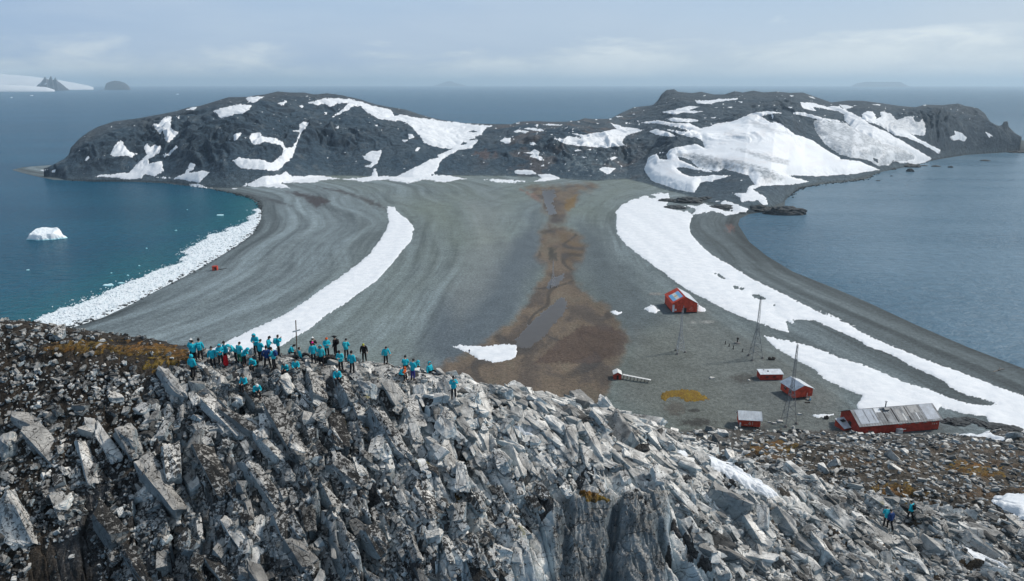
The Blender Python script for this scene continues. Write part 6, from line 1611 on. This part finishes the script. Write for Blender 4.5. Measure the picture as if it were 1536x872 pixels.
far_land('far_glacier', 'far white glacier coast on the left horizon', [(-260, 122), (-200, 112), (-100, 107), (-30, 109), (0, 111), (40, 114), (80, 119), (110, 124), (132, 128.5), (140, 131)], 134.5, 'farsnow', 2600, 5, 'glacier', .03)
far_land('far_glacier', 'low white ice tongue in front of the far left peak', [(-60, 124), (0, 127), (40, 129), (70, 131), (82, 135)], 137.5, 'farsnow', 500, 6, 'glacier', .03)
far_land('far_peak', 'dark snow streaked peak rising from the far white coast', [(51, 134), (57, 127), (62, 123), (65, 119), (67.5, 114.5), (70, 119), (73, 119.5), (76.5, 113.5), (79.5, 121), (83.5, 116), (86.5, 122), (90, 124), (96, 129), (104, 135)], 136, 'farrock', 700, 7, 'peak', .12)
far_land('far_island', 'small dark flat topped island on the left horizon', [(156.5, 134), (159, 125.5), (164, 123), (172, 121.2), (180, 122), (187, 124.5), (192, 128), (196, 134)], 135, 'farbare', 600, 8, 'island', .08)
far_land('far_island', 'faint pale island in the haze on the right horizon', [(1276, 130), (1285, 125), (1300, 123), (1350, 123), (1356, 126), (1365, 130)], 130.6, 'farbare', 2500, 9, 'island', .1)
far_land('far_island', 'faint peaked island in the haze beyond the saddle', [(650, 129), (660, 126), (670, 122.5), (676, 122), (684, 125), (698, 128)], 129.6, 'farbare', 2500, 10, 'island', .1)

# ------------------------------------------------------------------ sun, sky, air, camera
SUN_EL, SUN_AZ = rad(46), rad(72)                    # azimuth measured from +Y (view direction) towards +X
sd = Vector((math.sin(SUN_AZ) * math.cos(SUN_EL), math.cos(SUN_AZ) * math.cos(SUN_EL), math.sin(SUN_EL)))
sl = bpy.data.lights.new('sun', 'SUN'); sl.energy = SUN_STRENGTH; sl.angle = rad(6.0); sl.color = (1, .94, .86)
so = bpy.data.objects.new('sun', sl); COL.objects.link(so); so.rotation_euler = (-sd).to_track_quat('-Z', 'Y').to_euler(); so.location = (200, 100, 400)

W = bpy.data.worlds.new('World'); SC.world = W; W.use_nodes = True
t = W.node_tree; t.nodes.clear()
class WT(NT):
    def __init__(self, tree): self.t = tree
w = WT(t)
out = w.n('ShaderNodeOutputWorld'); bg = w.n('ShaderNodeBackground'); w.l(bg.outputs[0], out.inputs[0]); bg.inputs[1].default_value = .1
sk = w.n('ShaderNodeTexSky', sky_type='NISHITA'); sk.sun_disc = False; sk.sun_elevation = SUN_EL; sk.sun_rotation = SUN_AZ; sk.air_density = 1.0; sk.dust_density = 1.5
d = w.n('ShaderNodeTexCoord').outputs['Generated']
x, y, z = w.sep(d)
flat = w.scalevec(d, (1.0, 1.0, 5.5))
n1 = w.noise(2.3, 5, .55, flat, .3); n2 = w.noise(5.5, 7, .6, w.scalevec(d, (1, 1, 4.0)), .35); n3 = w.noise(1.2, 3, .5, w.scalevec(d, (1, 1, 3)))
# high soft overcast
lr = w.mapr(x, -.55, .6)
hi = w.mix(lr, (4.32, 6.03, 8.64), (7.15, 8.2, 9.3))
hi = w.mix(w.mapr(n1, .38, .70, 0, .65), hi, (7.11, 8.38, 9.91))
blue = w.math('MULTIPLY', w.mapr(n3, .5, .66), w.mapr(z, .02, .10))
hi = w.mix(w.math('MULTIPLY', blue, .5), hi, (4.57, 6.60, 9.14))
# unseen sky overhead set darker and bluer, to sharpen contrast on the ground
hi = w.mix(w.mapr(z, .16, .5), hi, (3.2, 4.2, 5.5))
# low cloud bank
edge = w.math('MULTIPLY_ADD', w.math('SUBTRACT', n2, .5), .125, w.math('MULTIPLY_ADD', lr, .030, .036))
bank = w.mapr(w.math('SUBTRACT', edge, z), -.006, .022)
bank = w.math('MULTIPLY', bank, w.mapr(w.math('ADD', n1, w.math('MULTIPLY', lr, .22)), .36, .52))
bc = w.mix(w.mapr(n2, .40, .60), (7.37, 8.51, 9.53), (9.65, 10.54, 11.05))
cl = w.mix(w.math('MULTIPLY', bank, .85), hi, bc)
cl = w.mix(.12, cl, sk.outputs[0])
w.l(cl, bg.inputs[0])

hz = MB().box((0, 0, 209), (104000, 104000, 422))
m = bpy.data.materials.new('sea_air'); m.use_nodes = True; nt = m.node_tree; nt.nodes.clear()
o_ = nt.nodes.new('ShaderNodeOutputMaterial'); pv = nt.nodes.new('ShaderNodeVolumePrincipled'); nt.links.new(pv.outputs[0], o_.inputs['Volume'])
pv.inputs['Color'].default_value = (.72, .89, 1.0, 1); pv.inputs['Density'].default_value = HAZE; pv.inputs['Density Attribute'].default_value = ''
pv.inputs['Anisotropy'].default_value = .2
tag(hz.build('haze', m), kind='stuff')

cam = bpy.data.cameras.new('camera'); cam.sensor_width = 36; cam.lens = 36 * F_PX / 1536; cam.clip_start = .5; cam.clip_end = 200000
co = bpy.data.objects.new('camera', cam); COL.objects.link(co); co.location = (0, 0, CAM_H); co.rotation_euler = (math.pi / 2 - PITCH, 0, 0); SC.camera = co

SC.render.engine = 'CYCLES'
vs = SC.view_settings; vs.view_transform = 'Standard'; vs.look = 'None'; vs.exposure = EXPO; vs.gamma = 1; vs.use_curve_mapping = False
cy = SC.cycles; cy.max_bounces = 6; cy.diffuse_bounces = 3; cy.glossy_bounces = 2; cy.volume_bounces = 2; cy.transmission_bounces = 2
cy.use_denoising = True
try: cy.denoiser = 'OPENIMAGEDENOISE'
except Exception: pass
cy.use_adaptive_sampling = True; cy.adaptive_threshold = .015
cy.sample_clamp_indirect = 6
